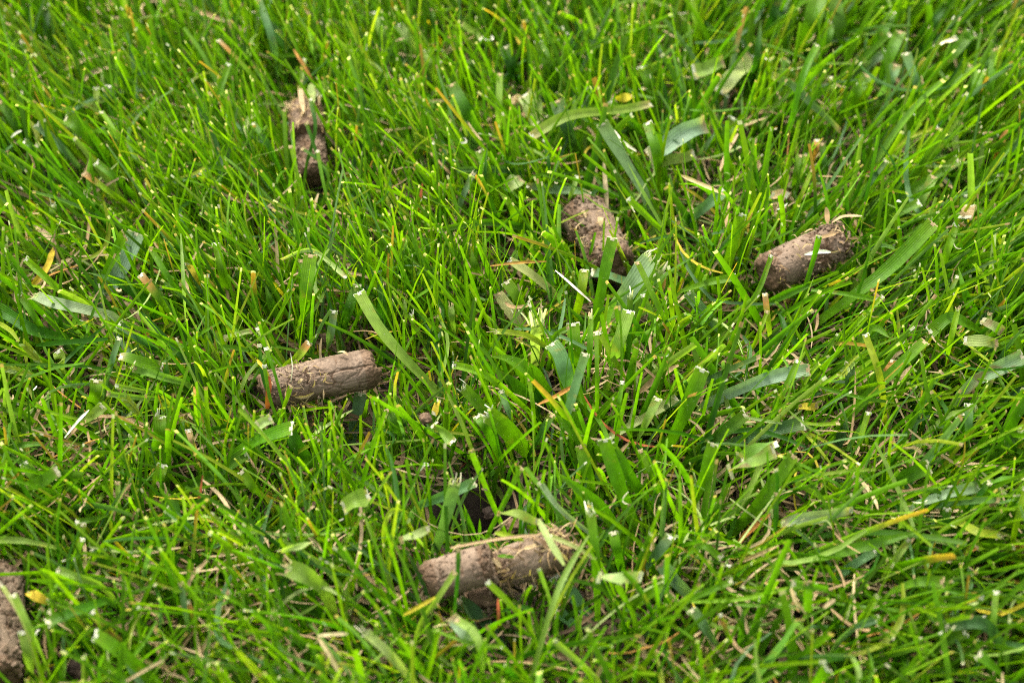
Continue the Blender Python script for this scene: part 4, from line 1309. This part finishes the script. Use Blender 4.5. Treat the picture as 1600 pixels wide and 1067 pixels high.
    if kind == 'red':
        k = np.clip((0.2 - np.abs(t - 0.35)) / 0.1, 0, 1)[:, None]
        C = C * (1 - k * 0.4) + PAL['orange'] * 0.9 * k * 0.4
    V, F, CC, U = ribbons(Q[None], W[None], face[None], C[None], cross=7, cup=(r.uniform(.1, .45) if loose else 0.42 if wpx < 14 else 0.3), twist=twist[None])
    # rotted patches on a few leaves
    if 'rotten' in label or 'bruised' in label or 'brown spot' in label or 'torn short' in label:
        for i, v in enumerate(V):
            q = noise.noise(Vector(v * 330))
            if q > 0.05:
                k = min(1, (q - 0.05) * 5) * (0.75 if U[i, 1] < 0.5 or 'bruised' in label else 0.35)
                CC[i] = CC[i] * (1 - k) + PAL['brown'] * k
    org = Q[0].copy()
    if kind in DEAD and shape == 't':
        name, cat, grp = 'dead_grass_strand', 'straw', 'dead strands in the lawn'
    elif loose:
        name, cat, grp = 'grass_clipping', 'grass clipping', 'cut pieces lying on the lawn'
    elif 'stem' in label or 'stalk' in label:
        name, cat, grp = 'grass_stalk', 'grass stalk', 'stems standing in the lawn'
    else:
        name, cat, grp = 'grass_leaf', 'grass blade', 'single grass blades of the lawn'
    dry = kind in DEAD or kind == 'brown'
    o = link(name, mesh_from(name, V - org, F, M_DRY if dry else M_BLADE, CC, U), loc=org, label=label, cat=cat, group=grp)
    # torn ends
    T1 = nrm(Q[-1] - Q[-3])
    side = nrm(np.cross(T1, face))
    nor = nrm(np.cross(side, T1))
    ca, sa = math.cos(twist[-1]), math.sin(twist[-1])
    side, nor = side * ca + nor * sa, nor * ca - side * sa
    if shape in 'cfly' and wpx > 6.5:
        V, F, CC, U = tip_fibres(Q[-1] - org, T1, side, nor, W[-1], r, shape == 'f')
        link('torn_tip', mesh_from('torn_tip', V, F, M_DRY, CC, U), o)
    elif shape == 'c':
        V, F, CC, U = tip_fibres(Q[-1] - org, T1, side, nor, W[-1] * 1.25, r, False)
        link('torn_tip', mesh_from('torn_tip', V, F, M_DRY, CC, U), o)
    if loose and wpx > 9:
        T0 = nrm(Q[0] - Q[2])
        V, F, CC, U = tip_fibres(Q[0] - org, T0, side, nor, W[0], r, False)
        link('torn_tip', mesh_from('torn_tip', V, F, M_DRY, CC, U), o)
    vis = Q[nr:]
    if wpx > 9 or (loose and wpx > 6) or kind in ('red', 'white'):
        dense = np.concatenate([vis[:-1] + (vis[1:] - vis[:-1]) * k for k in (0, .33, .66)])
        stamp(ZB, dense, wpx * 0.45)
    return label


seen = set()
for line in TABLE.strip().splitlines():
    lab = build_blade(line)
    assert lab not in seen, lab
    seen.add(lab)

# white tuft of shredded fibres in the centre of the picture
c = at(838, 497, 4.0 * cm)
parts = []
r = random.Random(5)
for i in range(15):
    x = (i / 14 - 0.5)
    d = nrm(np.array([x * 0.45 + r.gauss(0, .12), 0.1 + r.gauss(0, .14), 0.95]))
    p0 = c + np.array([x * 0.0044, r.gauss(0, .0006), -0.0035])
    l = r.uniform(0.0035, 0.0088)
    parts.append(strip([p0, p0 + d * l * 0.5, p0 + d * l + np.array([r.gauss(0, .0005), r.gauss(0, .0005), 0])], r.uniform(0.0003, 0.0009), r.choice(['snow', 'white', 'pale', 'white', 'tip']), np.array([r.gauss(0, .4), -0.7, 0.7]), c, m=7, taper=r.random() < 0.5))
V, F, C, U = join(parts)
link('frayed_grass_tuft', mesh_from('frayed_grass_tuft', V, F, M_DRY, C, U), loc=c, label='bright white brush of shredded fibres on a snapped stem at the centre', cat='frayed tuft', group='frayed white ends')

# seed heads at left
def seed_head(px0, px1, h0, h1, label, n=16):
    a, b = at(*px0, h0 * cm), at(*px1, h1 * cm)
    o = link('seed_head', None, loc=a, label=label, cat='seed head', group='small seed heads')
    ax = nrm(b - a)
    V, F, C, U = strip([a, (a + b) / 2 + np.array([0, 0, .001]), b], 0.0006, 'yellowgreen', np.array([0, -.7, .7]), a)
    link('stem', mesh_from('stem', V, F, M_DRY, C, U), o)
    rr = random.Random(label)
    ps = []
    sd_ = nrm(np.cross(ax, [0, -.7, .7]))
    for i in range(n):
        t = 0.25 + 0.75 * i / n
        p = a + (b - a) * t
        s = 1 if i % 2 else -1
        d = nrm(ax * 0.9 + sd_ * s * 0.55 + np.array([0, -.2, .3]) * rr.uniform(0, 1))
        ps.append(strip([p, p + d * 0.0013, p + d * 0.0026], 0.0010, rr.choice(['yellowgreen', 'palegreen', 'yellowgreen', 'pale']), np.array([rr.gauss(0, .3), -.7, .7]), a, m=6))
    V, F, C, U = join(ps)
    link('spikelets', mesh_from('spikelets', V, F, M_DRY, C, U), o, kind='stuff')


seed_head((72, 575), (38, 538), 2.8, 3.6, 'yellowish beaded seed head in the grass at the left edge, upper of two')
seed_head((70, 592), (0, 572), 2.8, 3.4, 'greener beaded seed head lying toward the left edge, lower of two')
seed_head((225, 655), (196, 622), 2.8, 3.4, 'pale yellow seed head among narrow pale blades, left of the smooth core')
seed_head((1352, 545), (1310, 590), 3.0, 3.2, 'small pale seed head in the coarse grass right of the centre')

# ------------------------------------------------------------------ the mass of the lawn
# which way the grass leans across the lawn: photo pixel -> lean right (+) / left (-), lean away (+) / toward (-), disorder, coarseness
FIELD = np.array([
    (100, 80, -.30, .15, .22, .35), (100, 280, -.42, .05, .30, .40), (90, 460, -.5, -.1, .38, .55), (400, 90, -.12, .15, .26, .12),
    (330, 260, -.30, .05, .26, .10), (480, 330, -.30, .05, .20, .05), (650, 120, -.20, .1, .28, .15), (640, 420, -.12, .0, .20, .05), (690, 560, -.15, .0, .22, .15),
    (300, 450, -.38, -.05, .32, .20), (110, 650, .05, -.1, .50, .55), (260, 660, -.1, -.1, .50, .40), (200, 880, -.10, -.15, .50, .30),
    (520, 700, -.05, .0, .24, .15), (480, 950, -.35, -.1, .35, .25), (620, 800, -.05, .0, .30, .30), (860, 130, -.20, .1, .35, .55),
    (980, 300, -.35, .0, .40, .60), (1150, 90, .35, .1, .28, .75), (1400, 140, .45, .1, .26, .85), (1530, 300, .50, .0, .32, .70),
    (1300, 540, .5, -.2, .46, .45), (1000, 560, .15, -.05, .35, .55), (880, 700, -.15, -.05, .35, .55), (1480, 520, .45, -.1, .42, .50),
    (1400, 720, .5, -.4, .58, .50), (1280, 900, .5, -.45, .68, .45), (1520, 960, .45, -.35, .62, .50), (1000, 900, .20, -.1, .42, .35),
    (800, 1020, .0, -.1, .38, .30), (60, 1040, -.1, -.1, .4, .35)])
FW = np.array([at(u, v, 0.02)[:2] for u, v in FIELD[:, :2]])


def field(xy):
    d2 = ((xy[:, None, :] - FW[None]) ** 2).sum(-1) + 2e-4
    k = 1 / d2 ** 1.6
    k /= k.sum(1, keepdims=True)
    return k @ FIELD[:, 2:]


def clear(P, zb_prob, r):
    """False where a blade would stand in front of a core or (mostly) of a traced blade."""
    n, s, _ = P.shape
    u, v, z = proj(P.reshape(-1, 3))
    i = np.floor(v / CELL).astype(int)
    j = np.floor(u / CELL).astype(int)
    ok = (i >= 0) & (i < GH) & (j >= 0) & (j < GW)
    i = np.clip(i, 0, GH - 1)
    j = np.clip(j, 0, GW - 1)
    zp = np.where(ok, ZP[i, j], 1e9)
    zb = np.where(ok, ZB[i, j], 1e9)
    hh = ((z < zp + 0.016) & (zp < 1e8)).reshape(n, s)
    share = np.where(hh, np.where(ok, ZL[i, j], 0).reshape(n, s), 0).max(1)
    hitp = hh.any(1) & (r.random(n) >= share)
    hb = ((z < zb - 0.0005) & (zb < 1e8)).reshape(n, s).sum(1)
    hitb = (hb > 0) & (r.random(n) < zb_prob)
    inhole = (((P[..., 0] - HOLE[0]) ** 2 + (P[..., 1] - HOLE[1]) ** 2) < 0.0125 ** 2).any(1)
    return ~(hitp | inhole), ~hitb


def grow(n, xr, yr, seed, wid, length, coarse, hue, low, segs=8, cross=3, zb_prob=0.78, name='fine_grass', label='', dens=None, extra=0.0, cutz=0.057, cuts=0.5, retry=(1.0, 0.7, 0.48, 0.34)):
    r = np.random.default_rng(seed)
    xy = np.stack([r.uniform(*xr, n), r.uniform(*yr, n)], 1)
    # tufts: pull part of the blades together
    nt = max(1, n // 12)
    cen = np.stack([r.uniform(*xr, nt), r.uniform(*yr, nt)], 1)
    pick = r.integers(0, nt, n)
    tuft = r.random(n) < 0.68
    xy[tuft] = cen[pick[tuft]] + r.normal(0, 0.0028, (tuft.sum(), 2))
    f = field(xy)
    # stand denser where this kind grows
    c = f[:, 3]
    keep = r.random(n) < (np.clip(coarse[0] + (coarse[1] - coarse[0]) * c, 0, 1))
    x, y = xy[:, 0] * 100, xy[:, 1] * 100
    patch = np.sin(x * .55 + 1.3 * np.sin(y * .31)) + np.sin(y * .62 + 1.7 * np.sin(x * .37) + 2) + np.sin((x + y) * .9 + 4)
    keep &= r.random(n) < np.clip(0.9 + 0.12 * patch, 0.4, 1)
    if dens is not None:
        keep &= dens(xy, r)
    xy, f = xy[keep], f[keep]
    n = len(xy)
    dis = f[:, 2] * 0.85 + extra
    lx = f[:, 0] + r.normal(0, 1, n) * dis
    ly = f[:, 1] + r.normal(0, 1, n) * dis
    L = r.uniform(*length, n)
    up = np.ones(n) * 1.0
    d = nrm(np.stack([lx, ly, up], 1))
    bend = r.normal(0, 0.21, (n, 2)) + d[:, :2] * r.uniform(0.0, 0.5, n)[:, None]
    Wd = r.uniform(*wid, n) * (0.8 + 0.5 * f[:, 3])
    tz = np.r_[np.linspace(0, 0.972, segs - 2), 0.977, 1.0]
    good = np.zeros(n, bool)
    dead = np.zeros(n, bool)
    P = np.zeros((n, segs, 3))
    for sc in retry:
        Ls = L * sc
        # mown: no blade stands above the cut
        top = cutz * r.uniform(0.78, 1.08, n)
        Ls = np.minimum(Ls, top / np.maximum(d[:, 2], 0.25))
        off = d[:, None, :] * (Ls[:, None] * tz[None])[..., None]
        off[..., :2] += bend[:, None, :] * (Ls[:, None] * tz[None] ** 2)[..., None] * 0.55
        off[..., 2] -= (np.linalg.norm(bend, axis=1)[:, None] * Ls[:, None] * tz[None] ** 2.5) * 0.25
        Pn = off.copy()
        Pn[..., :2] += xy[:, None, :]
        Pn[..., 2] -= 0.002
        okp, okb = clear(Pn, zb_prob, r)
        ok = okp & okb & ~good & ~dead
        dead |= ~okb
        P[ok] = Pn[ok]
        good |= ok
    P, d, Wd, f = P[good], d[good], Wd[good], f[good]
    n = len(P)
    ang = r.uniform(0, 2 * np.pi, n)
    NR = nrm(np.stack([np.cos(ang), np.sin(ang) - 0.35, np.full(n, 0.25)], 1))
    prof = np.interp(tz, [0, .25, .65, .96, 1.0], [.75, 1, 0.92, 0.66, 0.66])
    W = Wd[:, None] * prof[None]
    # colours: a mix of hues per blade, paler foot, cream cut end
    names = list(hue.keys())
    pr = np.array(list(hue.values()), float)
    ci = r.choice(len(names), n, p=pr / pr.sum())
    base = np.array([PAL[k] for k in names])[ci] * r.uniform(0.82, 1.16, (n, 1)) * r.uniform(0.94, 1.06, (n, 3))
    C = np.repeat(base[:, None], segs, 1)
    foot = np.clip((0.28 - tz) / 0.28, 0, 1)[None, :, None] * 0.6
    C = C * (1 - foot) + (PAL['straw'] * 0.55 + PAL['pale'] * 0.3) * foot
    mid = np.clip((tz - 0.55) / 0.45, 0, 1)[None, :, None] * 0.18
    C = C * (1 - mid) + PAL['yellowgreen'] * 0.95 * mid
    burn = (r.random(n) < 0.02)[:, None, None] * np.clip((tz - 0.72) / 0.15, 0, 1)[None, :, None] * 0.85
    C = C * (1 - burn) + PAL['orange'] * burn
    cut = (tz > 0.975)[None, :, None] * (r.random(n) < cuts)[:, None, None]
    tk = r.random(n)[:, None]
    tipc = np.where(tk < 0.35, PAL['tip'] * 0.9, np.where(tk < 0.55, PAL['white'] * 0.9, np.where(tk < 0.85, PAL['straw'], PAL['tan'])))[:, None] * r.uniform(0.5, 1.0, (n, 1, 1))
    C = np.where(cut, tipc, C)
    tw = (r.normal(0, 0.5, n)[:, None]) * tz[None]
    V, F, CC, U = ribbons(P, W, NR, C, cross=cross, cup=0.42, twist=tw)
    return link(name, mesh_from(name, V, F, M_FINE, CC, U), label=label, cat='grass', kind='stuff')


XR, YR = (-0.275, 0.275), (-0.20, 0.30)
GREENS = {'green': 5, 'bright': 3.3, 'mid': 3.8, 'dark': 2.8, 'blue': 0.7, 'palegreen': 0.6, 'yellowgreen': 1.0, 'bluedark': 0.5}
grow(23000, XR, YR, 11, (0.0009, 0.0016), (0.040, 0.080), (1.0, 0.5), GREENS, 0, segs=9,
     name='fine_grass', label='dense thin upright green grass with pale cut tips all over the lawn')
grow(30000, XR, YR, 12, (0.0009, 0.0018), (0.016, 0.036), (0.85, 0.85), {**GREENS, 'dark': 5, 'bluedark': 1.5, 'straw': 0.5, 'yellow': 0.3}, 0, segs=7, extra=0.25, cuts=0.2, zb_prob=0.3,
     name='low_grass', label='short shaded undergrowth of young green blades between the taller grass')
grow(5600, XR, YR, 13, (0.0017, 0.0031), (0.035, 0.08), (0.03, 1.0), {'green': 5, 'mid': 3, 'bright': 2, 'dark': 1.5, 'blue': 1.6, 'bluedark': 1.2, 'palegreen': 1}, 0, segs=10, cross=5,
     name='coarse_grass', label='coarser flat green blades growing thickest toward the upper right')


# dead strands and clippings lying between the blades
def litter(n, seed, zr, wid, length, hues, name, label, tilt, mat, zb_prob, curl=0.5, xr=XR, yr=YR, shade=1.0):
    r = np.random.default_rng(seed)
    segs = 7
    xy = np.stack([r.uniform(*xr, n), r.uniform(*yr, n)], 1)
    f = field(xy)
    ang = r.uniform(0, 2 * np.pi, n)
    el = r.normal(0, tilt, n)
    d = np.stack([np.cos(ang) * np.cos(el), np.sin(ang) * np.cos(el), np.sin(el)], 1)
    sd2 = nrm(np.cross(d, np.array([0, 0, 1.0])))
    L = r.uniform(*length, n)
    z = r.uniform(*zr, n)
    t = np.linspace(-0.5, 0.5, segs)
    P = np.zeros((n, segs, 3))
    P[..., :2] = xy[:, None]
    P[..., 2] = z[:, None]
    P += d[:, None] * (L[:, None] * t[None])[..., None]
    cv = r.normal(0, curl, n)
    P += sd2[:, None] * (cv[:, None] * L[:, None] * (t[None] ** 2) * 1.2)[..., None]
    P[..., 2] += (r.normal(0, curl * 0.6, n)[:, None] * L[:, None] * t[None] ** 2)
    kink = r.random(n) < 0.3
    P[kink, :, 2] += np.abs(t)[None] * L[kink][:, None] * r.normal(0, 0.25, kink.sum())[:, None]
    okp, okb = clear(P, zb_prob, r)
    ok = okp & okb & (P[..., 2].min(1) > -0.001)
    P, L = P[ok], L[ok]
    n = len(P)
    W = r.uniform(*wid, n)[:, None] * np.interp(np.abs(t), [0, .4, .5], [1, .85, .45])[None]
    names = list(hues.keys())
    pr = np.array(list(hues.values()), float)
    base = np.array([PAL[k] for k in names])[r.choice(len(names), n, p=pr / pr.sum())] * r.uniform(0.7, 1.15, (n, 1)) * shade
    C = np.repeat(base[:, None], segs, 1) * (1 + 0.15 * np.sin(t * 9)[None, :, None])
    NR = nrm(np.stack([r.normal(0, .45, n), r.normal(-.2, .45, n), np.ones(n)], 1))
    V, F, CC, U = ribbons(P, W, NR, C, cross=3, cup=0.3)
    return link(name, mesh_from(name, V, F, mat, CC, U), label=label, cat='plant litter', kind='stuff')


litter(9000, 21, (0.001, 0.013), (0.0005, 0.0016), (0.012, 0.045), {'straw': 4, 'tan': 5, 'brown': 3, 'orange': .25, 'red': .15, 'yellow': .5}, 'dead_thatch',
       'tan and brown dead thatch matted over the soil', 0.16, M_DRY, 0.2, shade=0.45)  # thatch colours darkened to paint in the shadow of gaps between blades
litter(1500, 22, (0.012, 0.028), (0.0004, 0.0013), (0.010, 0.035), {'straw': 5, 'tan': 3, 'orange': .25, 'yellow': .7, 'red': .1, 'pale': 1.2}, 'loose_straw',
       'loose straw bits caught at mid height among the blades', 0.45, M_DRY, 0.6)
litter(170, 23, (0.022, 0.038), (0.0005, 0.0014), (0.0015, 0.005), {'white': 3, 'tip': 4, 'straw': 2, 'pale': 2}, 'mowing_crumbs',
       'tiny whitish mowing crumbs scattered on the grass tips', 0.5, M_DRY, 0.5, curl=1.2)
litter(1700, 24, (0.016, 0.034), (0.0008, 0.0020), (0.010, 0.045), {'green': 4, 'palegreen': 2, 'dark': 2, 'blue': 1.2, 'yellowgreen': 1.5}, 'fallen_clippings',
       'narrow fallen green clippings tangled in the grass', 0.35, M_FINE, 0.7)


# places where pale straw shows through
PLACE = ('below the tan-red dead leaf', 'below the white-rooted core', 'at the lower right', 'near the right edge, lower half', 'at the left edge',
         'left below the smooth core', 'at the bottom left', 'above the white-rooted core', 'at the top right')
for k, (u, v, half, n) in enumerate(((1010, 600, .022, 190), (1250, 640, .03, 170), (1250, 900, .045, 330), (1480, 800, .035, 200),
                                      (70, 430, .022, 130), (80, 720, .03, 170), (330, 960, .045, 260), (1180, 310, .03, 150), (1560, 110, .02, 90))):
    p = at(u, v, 0.015)
    litter(int(n * .45), 50 + k, (0.004, 0.024), (0.0005, 0.0013), (0.010, 0.034), {'straw': 6, 'tan': 3, 'pale': 2, 'brown': 1}, 'loose_straw',
           'pale straw showing through a thin place in the grass ' + PLACE[k], 0.3, M_DRY, 0.35, xr=(p[0] - half, p[0] + half), yr=(p[1] - half * .8, p[1] + half * .8))


# the lawn carries on around the photographed patch
def outside(xy, r):
    inn = (np.abs(xy[:, 0]) < 0.272) & (xy[:, 1] > -0.197) & (xy[:, 1] < 0.297)
    return ~inn


grow(34000, (-0.44, 0.44), (-0.36, 0.50), 30, (0.0015, 0.0032), (0.03, 0.055), (1, 1), GREENS, 0, segs=5, cross=2, zb_prob=0, dens=outside, retry=(1.0,),
     name='outer_grass', label='green lawn grass continuing beside the photographed patch')
grow(16000, (-0.9, 0.9), (-0.55, 1.3), 31, (0.003, 0.006), (0.03, 0.055), (1, 1), GREENS, 0, segs=5, cross=2, zb_prob=0,
     dens=lambda xy, r: (np.abs(xy[:, 0]) > 0.43) | (xy[:, 1] < -0.35) | (xy[:, 1] > 0.49), retry=(1.0,),
     name='outer_grass', label='green lawn grass farther out around the photographed patch')
